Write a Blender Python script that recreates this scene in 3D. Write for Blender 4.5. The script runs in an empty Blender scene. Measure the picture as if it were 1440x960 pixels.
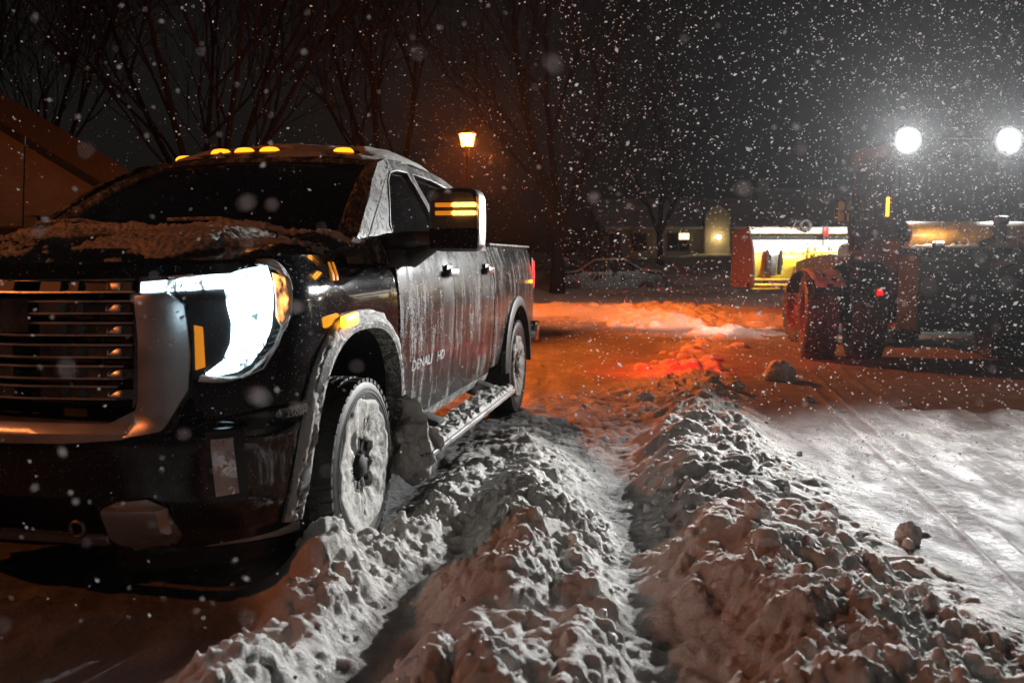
import bpy, bmesh, math, random
import numpy as np
from mathutils import Vector, Matrix, Euler, noise
from mathutils.geometry import tessellate_polygon
random.seed(7)
scene = bpy.context.scene
COL = scene.collection
R = math.radians
PI = math.pi

# ------------------------------------------------------------------ helpers
def tag(o, label=None, cat=None, group=None, kind=None):
    if label: o['label'] = label
    if cat: o['category'] = cat
    if group: o['group'] = group
    if kind: o['kind'] = kind
    return o
def empty(name, loc=(0, 0, 0), rz=0.0):
    o = bpy.data.objects.new(name, None)
    o.location = loc; o.rotation_euler = (0, 0, rz); o.empty_display_size = 0.2
    COL.objects.link(o); return o
def smooth(me, ang=40):
    me.polygons.foreach_set('use_smooth', [True]*len(me.polygons))
    try: me.set_sharp_from_angle(angle=R(ang))
    except Exception: pass
class MB:
    """collects geometry, build() links it as one mesh object"""
    def __init__(s): s.v = []; s.f = []
    def add(s, vs, fs):
        b = len(s.v); s.v += [tuple(p) for p in vs]; s.f += [tuple(i+b for i in f) for f in fs]; return s
    def box(s, c, size, rot=None, bev=0.0):
        bm = bmesh.new(); bmesh.ops.create_cube(bm, size=1.0)
        for q in bm.verts: q.co = Vector((q.co.x*size[0], q.co.y*size[1], q.co.z*size[2]))
        if bev: bmesh.ops.bevel(bm, geom=bm.edges[:], offset=min(bev, min(size)*0.45), segments=2, affect='EDGES', profile=0.5)
        M = Euler(rot).to_matrix() if rot else Matrix.Identity(3)
        for q in bm.verts: q.co = M @ q.co+Vector(c)
        return s.bm(bm)
    def bm(s, bm):
        bm.verts.ensure_lookup_table(); bm.verts.index_update()
        s.add([q.co[:] for q in bm.verts], [[q.index for q in f.verts] for f in bm.faces]); bm.free(); return s
    def loft(s, secs, closed=True, cap=True):
        n = len(secs[0]); vs = [p for sec in secs for p in sec]; fs = []
        for i in range(len(secs)-1):
            for j in range(n if closed else n-1):
                k = (j+1) % n
                fs.append((i*n+j, i*n+k, (i+1)*n+k, (i+1)*n+j))
        if cap and closed:
            fs.append(tuple(range(n))[::-1]); fs.append(tuple((len(secs)-1)*n+j for j in range(n)))
        return s.add(vs, fs)
    def tube(s, path, r, n=10, cap=True):
        path = [Vector(p) for p in path]; secs = []
        rr = r if isinstance(r, (list, tuple)) else [r]*len(path)
        up = Vector((0, 0, 1)); prev = None
        for i, p in enumerate(path):
            d = (path[min(i+1, len(path)-1)]-path[max(i-1, 0)]).normalized()
            if prev is None:
                a = d.cross(up)
                if a.length < 1e-3: a = d.cross(Vector((1, 0, 0)))
                a.normalize()
            else:
                a = (prev-d*prev.dot(d))
                a.normalize()
            prev = a; b = d.cross(a)
            secs.append([tuple(p+(a*math.cos(t*2*PI/n)+b*math.sin(t*2*PI/n))*rr[i]) for t in range(n)])
        return s.loft(secs, True, cap)
    def lathe(s, prof, c=(0, 0, 0), axis='z', n=32, a0=0.0, a1=2*PI):
        full = abs(a1-a0-2*PI) < 1e-6; secs = []
        m = n if full else n+1
        for i in range(m):
            a = a0+(a1-a0)*i/n; cs, sn = math.cos(a), math.sin(a); sec = []
            for r, h in prof:
                p = {'z': (r*cs, r*sn, h), 'y': (r*cs, h, r*sn), 'x': (h, r*cs, r*sn)}[axis]
                sec.append((c[0]+p[0], c[1]+p[1], c[2]+p[2]))
            secs.append(sec)
        k = len(prof); vs = [p for q in secs for p in q]; fs = []
        for i in range(n if full else n):
            j = (i+1) % m
            if not full and i == n: break
            for t in range(k-1): fs.append((i*k+t, j*k+t, j*k+t+1, i*k+t+1))
        return s.add(vs, fs)
    def prism(s, poly, h0, h1, axis='y'):
        """poly in the plane across `axis`: y -> (x,z), x -> (y,z), z -> (x,y)"""
        f = {'y': lambda p, h: (p[0], h, p[1]), 'x': lambda p, h: (h, p[0], p[1]), 'z': lambda p, h: (p[0], p[1], h)}[axis]
        return s.loft([[f(p, h0) for p in poly], [f(p, h1) for p in poly]])
    def build(s, name, mat, parent=None, sm=40, bev=0.0, weld=False):
        me = bpy.data.meshes.new(name); me.from_pydata(s.v, [], s.f)
        bm = bmesh.new(); bm.from_mesh(me)
        if weld: bmesh.ops.remove_doubles(bm, verts=bm.verts, dist=0.0004)
        bmesh.ops.recalc_face_normals(bm, faces=bm.faces)
        if bev: bmesh.ops.bevel(bm, geom=[e for e in bm.edges if len(e.link_faces) == 2 and e.calc_face_angle(0) > 0.5], offset=bev, segments=2, affect='EDGES')
        bm.to_mesh(me); bm.free(); me.update()
        if sm: smooth(me, sm)
        me.materials.append(mat)
        o = bpy.data.objects.new(name, me); COL.objects.link(o)
        if parent: o.parent = parent
        return o
def patch(polys, fn, th=0.0, du=0.05, dv=0.08):
    """outline (with holes) in parameter space, cut into a fine grid, given thickness and bent through fn(u,v,off)"""
    loops = [[Vector((a, b, 0)) for a, b in p] for p in polys]
    flat = [q for l in loops for q in l]
    bm = bmesh.new(); vs = [bm.verts.new(q) for q in flat]
    for t in tessellate_polygon(loops):
        try: bm.faces.new([vs[i] for i in t])
        except ValueError: pass
    us = [q.x for q in flat]; ws = [q.y for q in flat]
    u = math.floor(min(us)/du)*du+du
    while u < max(us):
        bmesh.ops.bisect_plane(bm, geom=bm.verts[:]+bm.edges[:]+bm.faces[:], plane_co=(u, 0, 0), plane_no=(1, 0, 0)); u += du
    u = math.floor(min(ws)/dv)*dv+dv
    while u < max(ws):
        bmesh.ops.bisect_plane(bm, geom=bm.verts[:]+bm.edges[:]+bm.faces[:], plane_co=(0, u, 0), plane_no=(0, 1, 0)); u += dv
    bmesh.ops.recalc_face_normals(bm, faces=bm.faces)
    if th:
        r = bmesh.ops.extrude_face_region(bm, geom=bm.faces[:])
        for e in r['geom']:
            if isinstance(e, bmesh.types.BMVert): e.co.z = th
        bmesh.ops.recalc_face_normals(bm, faces=bm.faces)
    for q in bm.verts: q.co = Vector(fn(q.co.x, q.co.y, q.co.z))
    m = MB(); m.bm(bm); return m
def copy_tree(o, parent=None):
    c = o.copy(); COL.objects.link(c)
    if parent: c.parent = parent
    for ch in [k for k in bpy.data.objects if k.parent == o]: copy_tree(ch, c)
    return c
def fbm(x, y, z=0.0, o=4):
    return noise.fractal(Vector((x, y, z)), 1.0, 2.0, o)
def text_mesh(body, size, fn, name, mat, parent, depth=0.003, sx=1.0):
    cu = bpy.data.curves.new('lettering', 'FONT'); cu.body = body; cu.size = size; cu.extrude = depth
    cu.align_x = 'LEFT'; cu.offset = size*0.012
    t = bpy.data.objects.new('lettering', cu); COL.objects.link(t)
    me = bpy.data.meshes.new_from_object(t); bpy.data.objects.remove(t); me.name = name
    for q in me.vertices: q.co = Vector(fn(q.co.x*sx, q.co.y, q.co.z))
    me.materials.clear(); me.materials.append(mat)
    o = bpy.data.objects.new(name, me); COL.objects.link(o); o.parent = parent; return o

# ---------------------------------------------------------------- materials
def new_mat(name):
    m = bpy.data.materials.new(name); m.use_nodes = True
    nt = m.node_tree; b = nt.nodes['Principled BSDF']; return m, nt, b
def N(nt, t, **k):
    n = nt.nodes.new(t)
    for a, v in k.items():
        if a.startswith('i_'):
            n.inputs[a[2:].replace('_', ' ')].default_value = v
        else: setattr(n, a, v)
    return n
def L(nt, a, b): nt.links.new(a, b)
def noise_node(nt, scale, detail=5, rough=0.6, vec=None, sc=None):
    n = N(nt, 'ShaderNodeTexNoise'); n.inputs['Scale'].default_value = scale
    n.inputs['Detail'].default_value = detail; n.inputs['Roughness'].default_value = rough
    tc = N(nt, 'ShaderNodeTexCoord')
    if sc:
        mp = N(nt, 'ShaderNodeMapping'); mp.inputs['Scale'].default_value = sc
        L(nt, tc.outputs['Object'], mp.inputs['Vector']); L(nt, mp.outputs['Vector'], n.inputs['Vector'])
    else: L(nt, tc.outputs['Object'], n.inputs['Vector'])
    return n
def ramp(nt, src, a, b, ca=(0, 0, 0, 1), cb=(1, 1, 1, 1)):
    r = N(nt, 'ShaderNodeValToRGB'); r.color_ramp.elements[0].position = a; r.color_ramp.elements[1].position = b
    r.color_ramp.elements[0].color = ca; r.color_ramp.elements[1].color = cb
    L(nt, src, r.inputs['Fac']); return r
def mix_rgb(nt, f, a, b):
    m = N(nt, 'ShaderNodeMix', data_type='RGBA')
    if hasattr(f, 'is_linked') or hasattr(f, 'links'): L(nt, f, m.inputs[0])
    else: m.inputs[0].default_value = f
    for v, i in ((a, 6), (b, 7)):
        if isinstance(v, tuple): m.inputs[i].default_value = v
        else: L(nt, v, m.inputs[i])
    return m.outputs[2]
def mix_val(nt, f, a, b):
    m = N(nt, 'ShaderNodeMix', data_type='FLOAT'); L(nt, f, m.inputs[0])
    for v, i in ((a, 2), (b, 3)):
        if isinstance(v, (int, float)): m.inputs[i].default_value = v
        else: L(nt, v, m.inputs[i])
    return m.outputs[0]
def maths(nt, op, a, b=None):
    m = N(nt, 'ShaderNodeMath', operation=op)
    for v, i in ((a, 0), (b, 1)):
        if v is None: continue
        if isinstance(v, (int, float)): m.inputs[i].default_value = v
        else: L(nt, v, m.inputs[i])
    return m.outputs[0]
def bump(nt, b, h, dist, strength=1.0):
    n = N(nt, 'ShaderNodeBump'); n.inputs['Distance'].default_value = dist; n.inputs['Strength'].default_value = strength
    L(nt, h, n.inputs['Height']); L(nt, n.outputs['Normal'], b.inputs['Normal'])
def simple(name, col, rough=0.5, metal=0.0, var=0.25, scale=8, bmp=0.0, coat=0.0):
    m, nt, b = new_mat(name); n = noise_node(nt, scale)
    c2 = tuple(max(0, c*(1-var)) for c in col)+(1,); c1 = tuple(min(1, c*(1+var)) for c in col)+(1,)
    r = ramp(nt, n.outputs['Fac'], 0.35, 0.65, c2, c1); L(nt, r.outputs['Color'], b.inputs['Base Color'])
    rr = ramp(nt, n.outputs['Fac'], 0.3, 0.7, (max(0, rough-0.08),)*3+(1,), (min(1, rough+0.08),)*3+(1,)); L(nt, rr.outputs['Color'], b.inputs['Roughness'])
    b.inputs['Metallic'].default_value = metal; b.inputs['Coat Weight'].default_value = coat
    if bmp: bump(nt, b, n.outputs['Fac'], bmp)
    return m
def emis(name, col, s):
    m, nt, b = new_mat(name); b.inputs['Base Color'].default_value = (*[c*0.5 for c in col], 1)
    b.inputs['Emission Color'].default_value = (*col, 1); b.inputs['Emission Strength'].default_value = s
    return m
def iced(name, base, metal, rough, film=(0.3, 0.62), film_amt=0.5, specks=0.66, streak=False, coat=0.0, filmcol=(0.30, 0.29, 0.27, 1), sc=3.0, big=0.62):
    """surface with road-salt film, runs and stuck snow: all of it dirt that belongs to the thing"""
    m, nt, b = new_mat(name)
    n1 = noise_node(nt, sc, 6, 0.65, sc=(0.8, 0.8, 0.22) if streak else None)
    f1 = ramp(nt, n1.outputs['Fac'], film[0], film[1]).outputs['Color']
    f1 = maths(nt, 'MULTIPLY', f1, film_amt)
    c = mix_rgb(nt, f1, (*base, 1), filmcol)
    if streak:
        geo = N(nt, 'ShaderNodeTexCoord'); sep = N(nt, 'ShaderNodeSeparateXYZ'); L(nt, geo.outputs['Object'], sep.inputs[0])
        lowz = ramp(nt, sep.outputs['Z'], 0.45, 1.15, (1, 1, 1, 1), (0, 0, 0, 1)).outputs['Color']; n5 = noise_node(nt, 6, 6, 0.7)
        f1 = maths(nt, 'ADD', f1, maths(nt, 'MULTIPLY', maths(nt, 'MULTIPLY', lowz, n5.outputs['Fac']), 0.5)); f1 = maths(nt, 'MINIMUM', f1, 1.0)
        c = mix_rgb(nt, f1, (*base, 1), filmcol)
    rgh = mix_val(nt, f1, rough, 0.75)
    mt = mix_val(nt, f1, metal, 0.0)
    # stuck snow: runs where streaked, flecks elsewhere
    n2 = noise_node(nt, 9.0 if streak else 16.0, 8, 0.72, sc=(1.2, 1.2, 0.16) if streak else None)
    n3 = noise_node(nt, 70.0, 4, 0.7)
    n4 = noise_node(nt, 2.2, 4, 0.6)
    h = maths(nt, 'ADD', maths(nt, 'MULTIPLY', n2.outputs['Fac'], 0.6), maths(nt, 'MULTIPLY', n3.outputs['Fac'], 0.4))
    h = maths(nt, 'ADD', h, maths(nt, 'MULTIPLY', maths(nt, 'SUBTRACT', n4.outputs['Fac'], 0.5), 0.25))
    sp = ramp(nt, h, specks-0.035, specks+0.01).outputs['Color']
    fl = noise_node(nt, 150.0, 2, 0.5); sp2 = ramp(nt, fl.outputs['Fac'], big+0.09, big+0.11).outputs['Color']
    sp = maths(nt, 'MAXIMUM', sp, sp2)
    c = mix_rgb(nt, sp, c, (0.28, 0.27, 0.255, 1) if (streak or 'frost' in name) else (0.5, 0.49, 0.475, 1)); rgh = mix_val(nt, sp, rgh, 0.8); mt = mix_val(nt, sp, mt, 0.0)
    L(nt, c, b.inputs['Base Color']); L(nt, rgh, b.inputs['Roughness']); L(nt, mt, b.inputs['Metallic'])
    b.inputs['Coat Weight'].default_value = coat; b.inputs['Coat Roughness'].default_value = 0.03
    if streak or 'frost' in name: b.inputs['Specular IOR Level'].default_value = 0.2
    if 'tractor' in name: b.inputs['Specular IOR Level'].default_value = 0.06
    bump(nt, b, maths(nt, 'ADD', sp, maths(nt, 'MULTIPLY', n3.outputs['Fac'], 0.1)), 0.004, 0.8)
    return m
def snow_mat(name, a=(0.72, 0.69, 0.66), bcol=(0.86, 0.835, 0.80), bm_d=0.02, scale=22, grains=True, rough=0.6):
    m, nt, b = new_mat(name)
    n = noise_node(nt, scale, 8, 0.68); g = noise_node(nt, 240, 3, 0.7)
    r = ramp(nt, n.outputs['Fac'], 0.3, 0.7, (*a, 1), (*bcol, 1)); L(nt, r.outputs['Color'], b.inputs['Base Color'])
    b.inputs['Roughness'].default_value = rough
    h = maths(nt, 'ADD', n.outputs['Fac'], maths(nt, 'MULTIPLY', g.outputs['Fac'], 0.14 if grains else 0.0))
    bump(nt, b, h, bm_d, 0.9)
    return m
M = {}
M['snow'] = snow_mat('loose_snow')
M['snow_crust'] = snow_mat('crusted_snow', (0.42, 0.405, 0.38), (0.58, 0.56, 0.525), 0.012, 40)
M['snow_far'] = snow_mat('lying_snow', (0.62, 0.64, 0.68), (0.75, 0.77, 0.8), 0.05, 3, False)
M['paint'] = iced('black_paint', (0.006, 0.0065, 0.008), 0.0, 0.07, (0.45, 0.85), 0.06, 0.70, coat=0.8, big=0.60)
M['paint_side'] = iced('black_paint_salted', (0.007, 0.0075, 0.008), 0.0, 0.17, (0.34, 0.70), 0.30, 0.560, True, coat=0.15, filmcol=(0.045, 0.043, 0.039, 1), sc=2, big=0.60)
M['paint_roof'] = iced('black_paint_frosted', (0.02, 0.02, 0.02), 0.0, 0.4, (0.3, 0.6), 0.25, 0.525, filmcol=(0.2, 0.195, 0.18, 1), sc=5)
M['frost'] = iced('frosted_black_paint', (0.02, 0.02, 0.02), 0.0, 0.5, (0.25, 0.6), 0.5, 0.495, filmcol=(0.16, 0.155, 0.145, 1), sc=14)
M['plastic'] = iced('black_plastic', (0.012, 0.012, 0.012), 0.0, 0.45, (0.4, 0.8), 0.25, 0.69)
M['plastic_snowy'] = iced('black_plastic_snowed', (0.015, 0.015, 0.015), 0.0, 0.5, (0.25, 0.6), 0.6, 0.53)
M['chrome'] = iced('iced_chrome', (0.62, 0.62, 0.63), 1.0, 0.22, (0.3, 0.7), 0.5, 0.64)
M['chrome_dark'] = iced('dark_chrome', (0.32, 0.32, 0.33), 1.0, 0.2, (0.45, 0.85), 0.25, 0.70)
M['glass_dark'] = iced('tinted_glass', (0.004, 0.004, 0.005), 0.0, 0.06, (0.5, 0.95), 0.06, 0.80, coat=0.5, big=0.64)
M['rubber'] = simple('tyre_rubber', (0.012, 0.012, 0.012), 0.62, var=0.3, scale=30, bmp=0.002)
M['reflector_iced'] = iced('iced_reflector', (0.5, 0.5, 0.52), 1.0, 0.2, (0.3, 0.7), 0.5, 0.53)
M['rubber_salt'] = iced('salted_rubber', (0.014, 0.014, 0.013), 0.0, 0.55, (0.4, 0.8), 0.3, 0.68, filmcol=(0.2, 0.19, 0.17, 1))
M['dark'] = simple('chassis_black', (0.01, 0.01, 0.01), 0.7)
M['metal'] = simple('steel', (0.3, 0.3, 0.3), 0.35, 1.0)
def iced_lamp(name, col, s, lo=0.15, th=(0.36, 0.5), sc=16):
    m, nt, b = new_mat(name); n = noise_node(nt, sc, 6, 0.7, sc=(1.3, 1.3, 0.5)); f = ramp(nt, n.outputs['Fac'], *th).outputs['Color']
    b.inputs['Base Color'].default_value = (0.7, 0.7, 0.72, 1); b.inputs['Emission Color'].default_value = (*col, 1)
    L(nt, mix_val(nt, f, s*lo, s), b.inputs['Emission Strength']); bump(nt, b, n.outputs['Fac'], 0.01); return m
M['drl'] = iced_lamp('daytime_lamp_white', (0.62, 0.88, 1.0), 8, 0.04, (0.40, 0.46), 13)
M['amber_iced'] = iced_lamp('amber_lamp_iced', (1.0, 0.36, 0.08), 3.0, 0.02, (0.42, 0.6), 26)
M['amber_roof'] = emis('amber_roof_lamp', (1.0, 0.26, 0.01), 3.2)
M['lettering'] = simple('silver_lettering', (0.55, 0.55, 0.54), 0.4, 0.3)
M['amber_lit'] = emis('amber_lamp_lit', (1.0, 0.36, 0.02), 5.0)
M['amber_bright'] = emis('amber_lamp_bright', (1.0, 0.42, 0.05), 9.0)
M['amber_dim'] = emis('amber_reflector', (1.0, 0.33, 0.02), 0.55)  # faint glow in the colour: reflectors, dim signals, reflected slashes on the fender
M['red_lit'] = emis('red_lamp_lit', (1.0, 0.03, 0.02), 4.0)
M['bark'] = simple('bark', (0.0035, 0.004, 0.0045), 0.9, scale=30, bmp=0.02)
# ---- body surface of the truck: plan curve swept over height -------------
def lerp_tab(tab, v):
    if v <= tab[0][0]: return tab[0][1]
    for (a, p), (b, q) in zip(tab, tab[1:]):
        if v <= b: return p+(q-p)*(v-a)/(b-a)
    return tab[-1][1]
def catmull(pts, n=8):
    out = []
    P = [pts[0]]+list(pts)+[pts[-1]]
    for i in range(1, len(P)-2):
        for k in range(n):
            t = k/n
            out.append(tuple(0.5*((2*b)+(-a+c)*t+(2*a-5*b+4*c-d)*t*t+(-a+3*b-3*c+d)*t**3)
                             for a, b, c, d in zip(P[i-1], P[i], P[i+1], P[i+2])))
    out.append(tuple(pts[-1]))
    return out
PLAN = catmull([(0.985, 0.0), (0.975, 0.3), (0.945, 0.52), (0.885, 0.74), (0.80, 0.90), (0.68, 0.99),
                (0.50, 1.02), (0.2, 1.025), (-0.15, 1.022), (-0.56, 1.02)], 8)
_cum = [0.0]
for _a, _b in zip(PLAN, PLAN[1:]):
    _cum.append(_cum[-1]+math.hypot(_b[0]-_a[0], _b[1]-_a[1]))
SMAX = _cum[-1]
XO = [(0.28, -0.10), (0.36, -0.03), (0.45, 0.02), (0.70, 0.035), (0.765, 0.03), (0.80, -0.005), (1.28, -0.02), (1.36, -0.05), (1.43, -0.12)]
YO = [(0.28, -0.09), (0.36, -0.05), (0.5, -0.02), (0.8, 0.0), (1.15, 0.005), (1.28, -0.005), (1.36, -0.025), (1.43, -0.07)]
def S(s, z, off=0.0):
    """point of the front clip at arc length s from the centre line (sign = side) and height z"""
    sg = -1 if s < 0 else 1
    a = min(abs(s), SMAX)
    i = 0
    while i < len(_cum)-2 and _cum[i+1] < a: i += 1
    t = (a-_cum[i])/(_cum[i+1]-_cum[i])
    x = PLAN[i][0]*(1-t)+PLAN[i+1][0]*t; y = PLAN[i][1]*(1-t)+PLAN[i+1][1]*t
    dx = PLAN[i+1][0]-PLAN[i][0]; dy = PLAN[i+1][1]-PLAN[i][1]
    l = math.hypot(dx, dy); nx, ny = dy/l, -dx/l
    w = max(0.0, min(1.0, (x-0.45)/0.45))
    x += lerp_tab(XO, z)*w+nx*off
    y += lerp_tab(YO, z)*min(1.0, y/0.9)+ny*off
    return (x, sg*y, z)
# =============================================================== pickup truck
TR = empty('pickup_truck', (-1.7191, 4.4665, 0.0), -R(100.7))
tag(TR, 'black crew cab pickup truck crusted with snow and salt, headlight and amber roof lights on', 'pickup truck')
SY = [(0.30, 0.90), (0.42, 0.94), (0.5, 0.975), (0.62, 1.0), (0.85, 1.02), (1.15, 1.03), (1.28, 1.02), (1.40, 1.0), (1.47, 0.972), (1.54, 0.95)]
def SD(x, z, off=0.0): return (x, lerp_tab(SY, z)+off, z)
def SDm(x, z, off=0.0): return (x, -(lerp_tab(SY, z)+off), z)
GY = [(1.45, 0.975), (1.55, 0.955), (1.75, 0.885), (1.95, 0.79), (2.02, 0.745), (2.08, 0.70)]
def GH(x, z, off=0.0):
    w = max(0.0, min(1.0, (x+0.75)/0.75)); return (x, lerp_tab(GY, z)-0.05*w*w+off, z)
def GHm(x, z, off=0.0): p = GH(x, z, off); return (p[0], -p[1], p[2])
def sx(s_): return S(s_, 0.9)[0]
ARCH = [(-0.57, 0.40), (-0.56, 0.62), (-0.50, 0.84), (-0.38, 1.0), (-0.20, 1.085), (0.02, 1.11), (0.26, 1.095), (0.44, 1.01), (0.555, 0.86), (0.62, 0.66), (0.65, 0.45), (0.655, 0.36)]
ARCHC = catmull(ARCH, 4)
def s_of_x(x):      # arc length on the flank for a given x
    a, b = 0.5, SMAX
    for _ in range(40):
        m_ = (a+b)/2
        if S(m_, 0.9)[0] > x: a = m_
        else: b = m_
    return (a+b)/2
archS = [(s_of_x(x), z) for x, z in ARCHC]
# -- upper front clip (fenders), bumper below
for sg in (1, -1):
    fn = (lambda s_, z, o, g=sg: (lambda p: (p[0], g*p[1], p[2]))(S(s_, z, o)))
    top = [(0.66, 1.41), (SMAX, 1.43)]
    rear = [(SMAX, 0.44), (s_of_x(-0.575), 0.44)] if False else [(SMAX, 0.46)]
    body = [(0.60, 1.41), (0.80, 1.43), (1.2, 1.44), (SMAX, 1.445), (SMAX, 0.47)]+[p for p in archS if p[1] > 0.47][:0]
    af = [p for p in archS if p[1] >= 0.47]
    # outline: along the top to the door gap, down, under to the arch, over it, back along the bumper seam
    body = [(0.60, 1.395), (0.80, 1.43), (1.2, 1.44), (SMAX, 1.445)]+[(SMAX, 0.47)]+[p for p in af if p[1] >= 0.86 or p[0] > 1.5]+[(1.13, 0.85), (0.96, 0.845), (0.72, 0.80), (0.60, 0.775)]
    patch([body], fn, 0.0, 0.04, 0.06).build('fender', M['paint'], TR, 50)
    # bumper
    a_low = [p for p in archS if p[1] < 0.86 and p[0] < 1.5]
    bmp = [(-0.005, 0.705), (0.21, 0.725), (0.50, 0.757), (0.72, 0.798), (0.96, 0.841), (1.135, 0.846)]+[(p[0]-0.0, p[1]) for p in a_low]+[(1.12, 0.33), (0.9, 0.30), (0.70, 0.27), (0.60, 0.25), (0.34, 0.25), (0.30, 0.50), (-0.005, 0.50)]
    patch([bmp], lambda s_, z, o, f=fn: f(s_, z, 0.012+o), -0.03, 0.04, 0.06).build('bumper', M['paint'], TR, 50)
    # wheel well liner and arch moulding
    lin = [[(x, sg*1.0, z) for x, z in ARCHC], [(x, sg*0.55, z) for x, z in ARCHC]]
    MB().loft(lin, False, False).build('wheel_well', M['dark'], TR)
    m = MB(); secs = []
    for i, (x, z) in enumerate(ARCHC):
        q = SD(x, max(z, 0.45)) if x < 0.2 else S(s_of_x(x), z)
        j0 = ARCHC[max(i-1, 0)]; j1 = ARCHC[min(i+1, len(ARCHC)-1)]
        tx, tz = j1[0]-j0[0], j1[1]-j0[1]; l = math.hypot(tx, tz) or 1; nx, nz = -tz/l, tx/l
        if nz*(z-0.5)+nx*x < 0: nx, nz = -nx, -nz
        yb = q[1]
        secs.append([(x-nx*0.012, sg*(yb-0.05), z-nz*0.012), (x-nx*0.012, sg*(yb+0.04), z-nz*0.012), (x+nx*0.02, sg*(yb+0.046), z+nz*0.02),
                     (x+nx*0.055, sg*(yb+0.030), z+nz*0.055), (x+nx*0.075, sg*(yb-0.01), z+nz*0.075)])
    fl = m.loft(secs, True, True).build('arch_moulding', M['plastic_snowy'], TR, 35)
# grille shell between the chrome pieces
def FR(s_, z, o=0.0): return S(s_, z, o)
patch([[(-0.62, 0.74), (0.62, 0.74), (0.66, 1.41), (-0.66, 1.41)]], lambda s_, z, o: S(s_, z, -0.11), 0, 0.06, 0.1).build('grille_backing', M['dark'], TR)
g = MB()
rows = [1.318, 1.236, 1.152, 1.067, 0.984, 0.905]
for i, z in enumerate(rows):
    for sg in (1, -1):
        e = 0.455-0.005*i if i < 4 else 0.435-0.03*(i-3)
        # thin upper and lower rails, deep dark bar between, stepped near the middle
        for (z0, z1, o0, th) in ((z+0.020, z+0.0265, -0.02, 0.016), (z-0.026, z-0.020, -0.012, 0.018)):
            pl_ = [(sg*0.0, z0), (sg*e, z0+0.004*1), (sg*e, z1+0.004), (sg*0.0, z1)]
            g.add(*(lambda q: (q.v, q.f))(patch([pl_], lambda s_, zz, o, b=o0: S(s_, zz, b+o), th, 0.06, 0.2)))
grl = g.build('grille', M['chrome'], TR, 30)
for i, z in enumerate(rows):
    for sg in (1, -1):
        b = MB()
        e = 0.45
        pl_ = [(sg*0.12, z-0.018), (sg*(e-0.11), z-0.018), (sg*(e-0.11), z+0.018), (sg*0.12, z+0.018)]
        b.add(*(lambda q: (q.v, q.f))(patch([pl_], lambda s_, zz, o: S(s_, zz, -0.03+o), 0.012, 0.06, 0.2)))
        # chrome blocks at the bar ends and towards the middle: each face tilted a little
        for (sa, sb) in ((e-0.105, e-0.005), (0.06, 0.15), (0.20, 0.225)):
            pl_ = [(sg*sa, z-0.024), (sg*sb, z-0.018), (sg*sb, z+0.018), (sg*sa, z+0.018)]
            b.add(*(lambda q: (q.v, q.f))(patch([pl_], lambda s_, zz, o, a=sa: S(s_, zz, -0.02+o+(0.035*(abs(s_)-a) if o > 0 else 0)), 0.020, 0.06, 0.2)))
        b.build('grille_bar', M['plastic' if i == 0 else 'chrome_dark'], TR, 20)
# vertical uprights in the grille
for s0 in (-0.30, -0.16, 0.16, 0.30):
    u = MB()
    u.add(*(lambda q: (q.v, q.f))(patch([[(s0-0.006, 0.86), (s0+0.006, 0.86), (s0+0.006, 1.34), (s0-0.006, 1.34)]], lambda s_, zz, o: S(s_, zz, -0.06+o), 0.02, 0.06, 0.1)))
    u.build('grille_upright', M['plastic'], TR)
# grille top rail and red-lettered centre badge base
patch([[(-0.66, 1.352), (0.66, 1.352), (0.66, 1.372), (-0.66, 1.372)]], lambda s_, z, o: S(s_, z, -0.01+o), 0.02, 0.05, 0.1).build('grille_rail', M['chrome_dark'], TR)
patch([[(-0.14, 0.715), (-0.62, 0.745), (-0.62, 0.86), (-0.36, 0.795), (0.36, 0.795), (0.49, 0.86), (0.50, 0.765), (0.436, 0.742), (0.2, 0.722)]], lambda s_, z, o: S(s_, z, 0.0+o), 0.035, 0.05, 0.1).build('grille_lower_bar', M['chrome'], TR, 30)
for i, z in enumerate(rows):
    for sg in (1, -1):
        e = 0.45
        p = S(sg*(0.325), z, -0.012)
        MB().box((p[0]+0.004, p[1]+sg*0.045, p[2]), (0.012, 0.062, 0.030), (0, R(-17-1.5*i+2), R(-8)), 0.004).build('bar_facet', M['chrome'], TR, 30)  # facets added to the bars, tilted to mirror the left lantern
em = MB()
patch([[(-0.19, 1.14), (0.02, 1.14), (0.02, 1.27), (-0.19, 1.27)]], lambda s_, z, o: S(s_, z, -0.02+o), 0.03, 0.06, 0.1).build('grille_badge_plate', M['chrome_dark'], TR)
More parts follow.
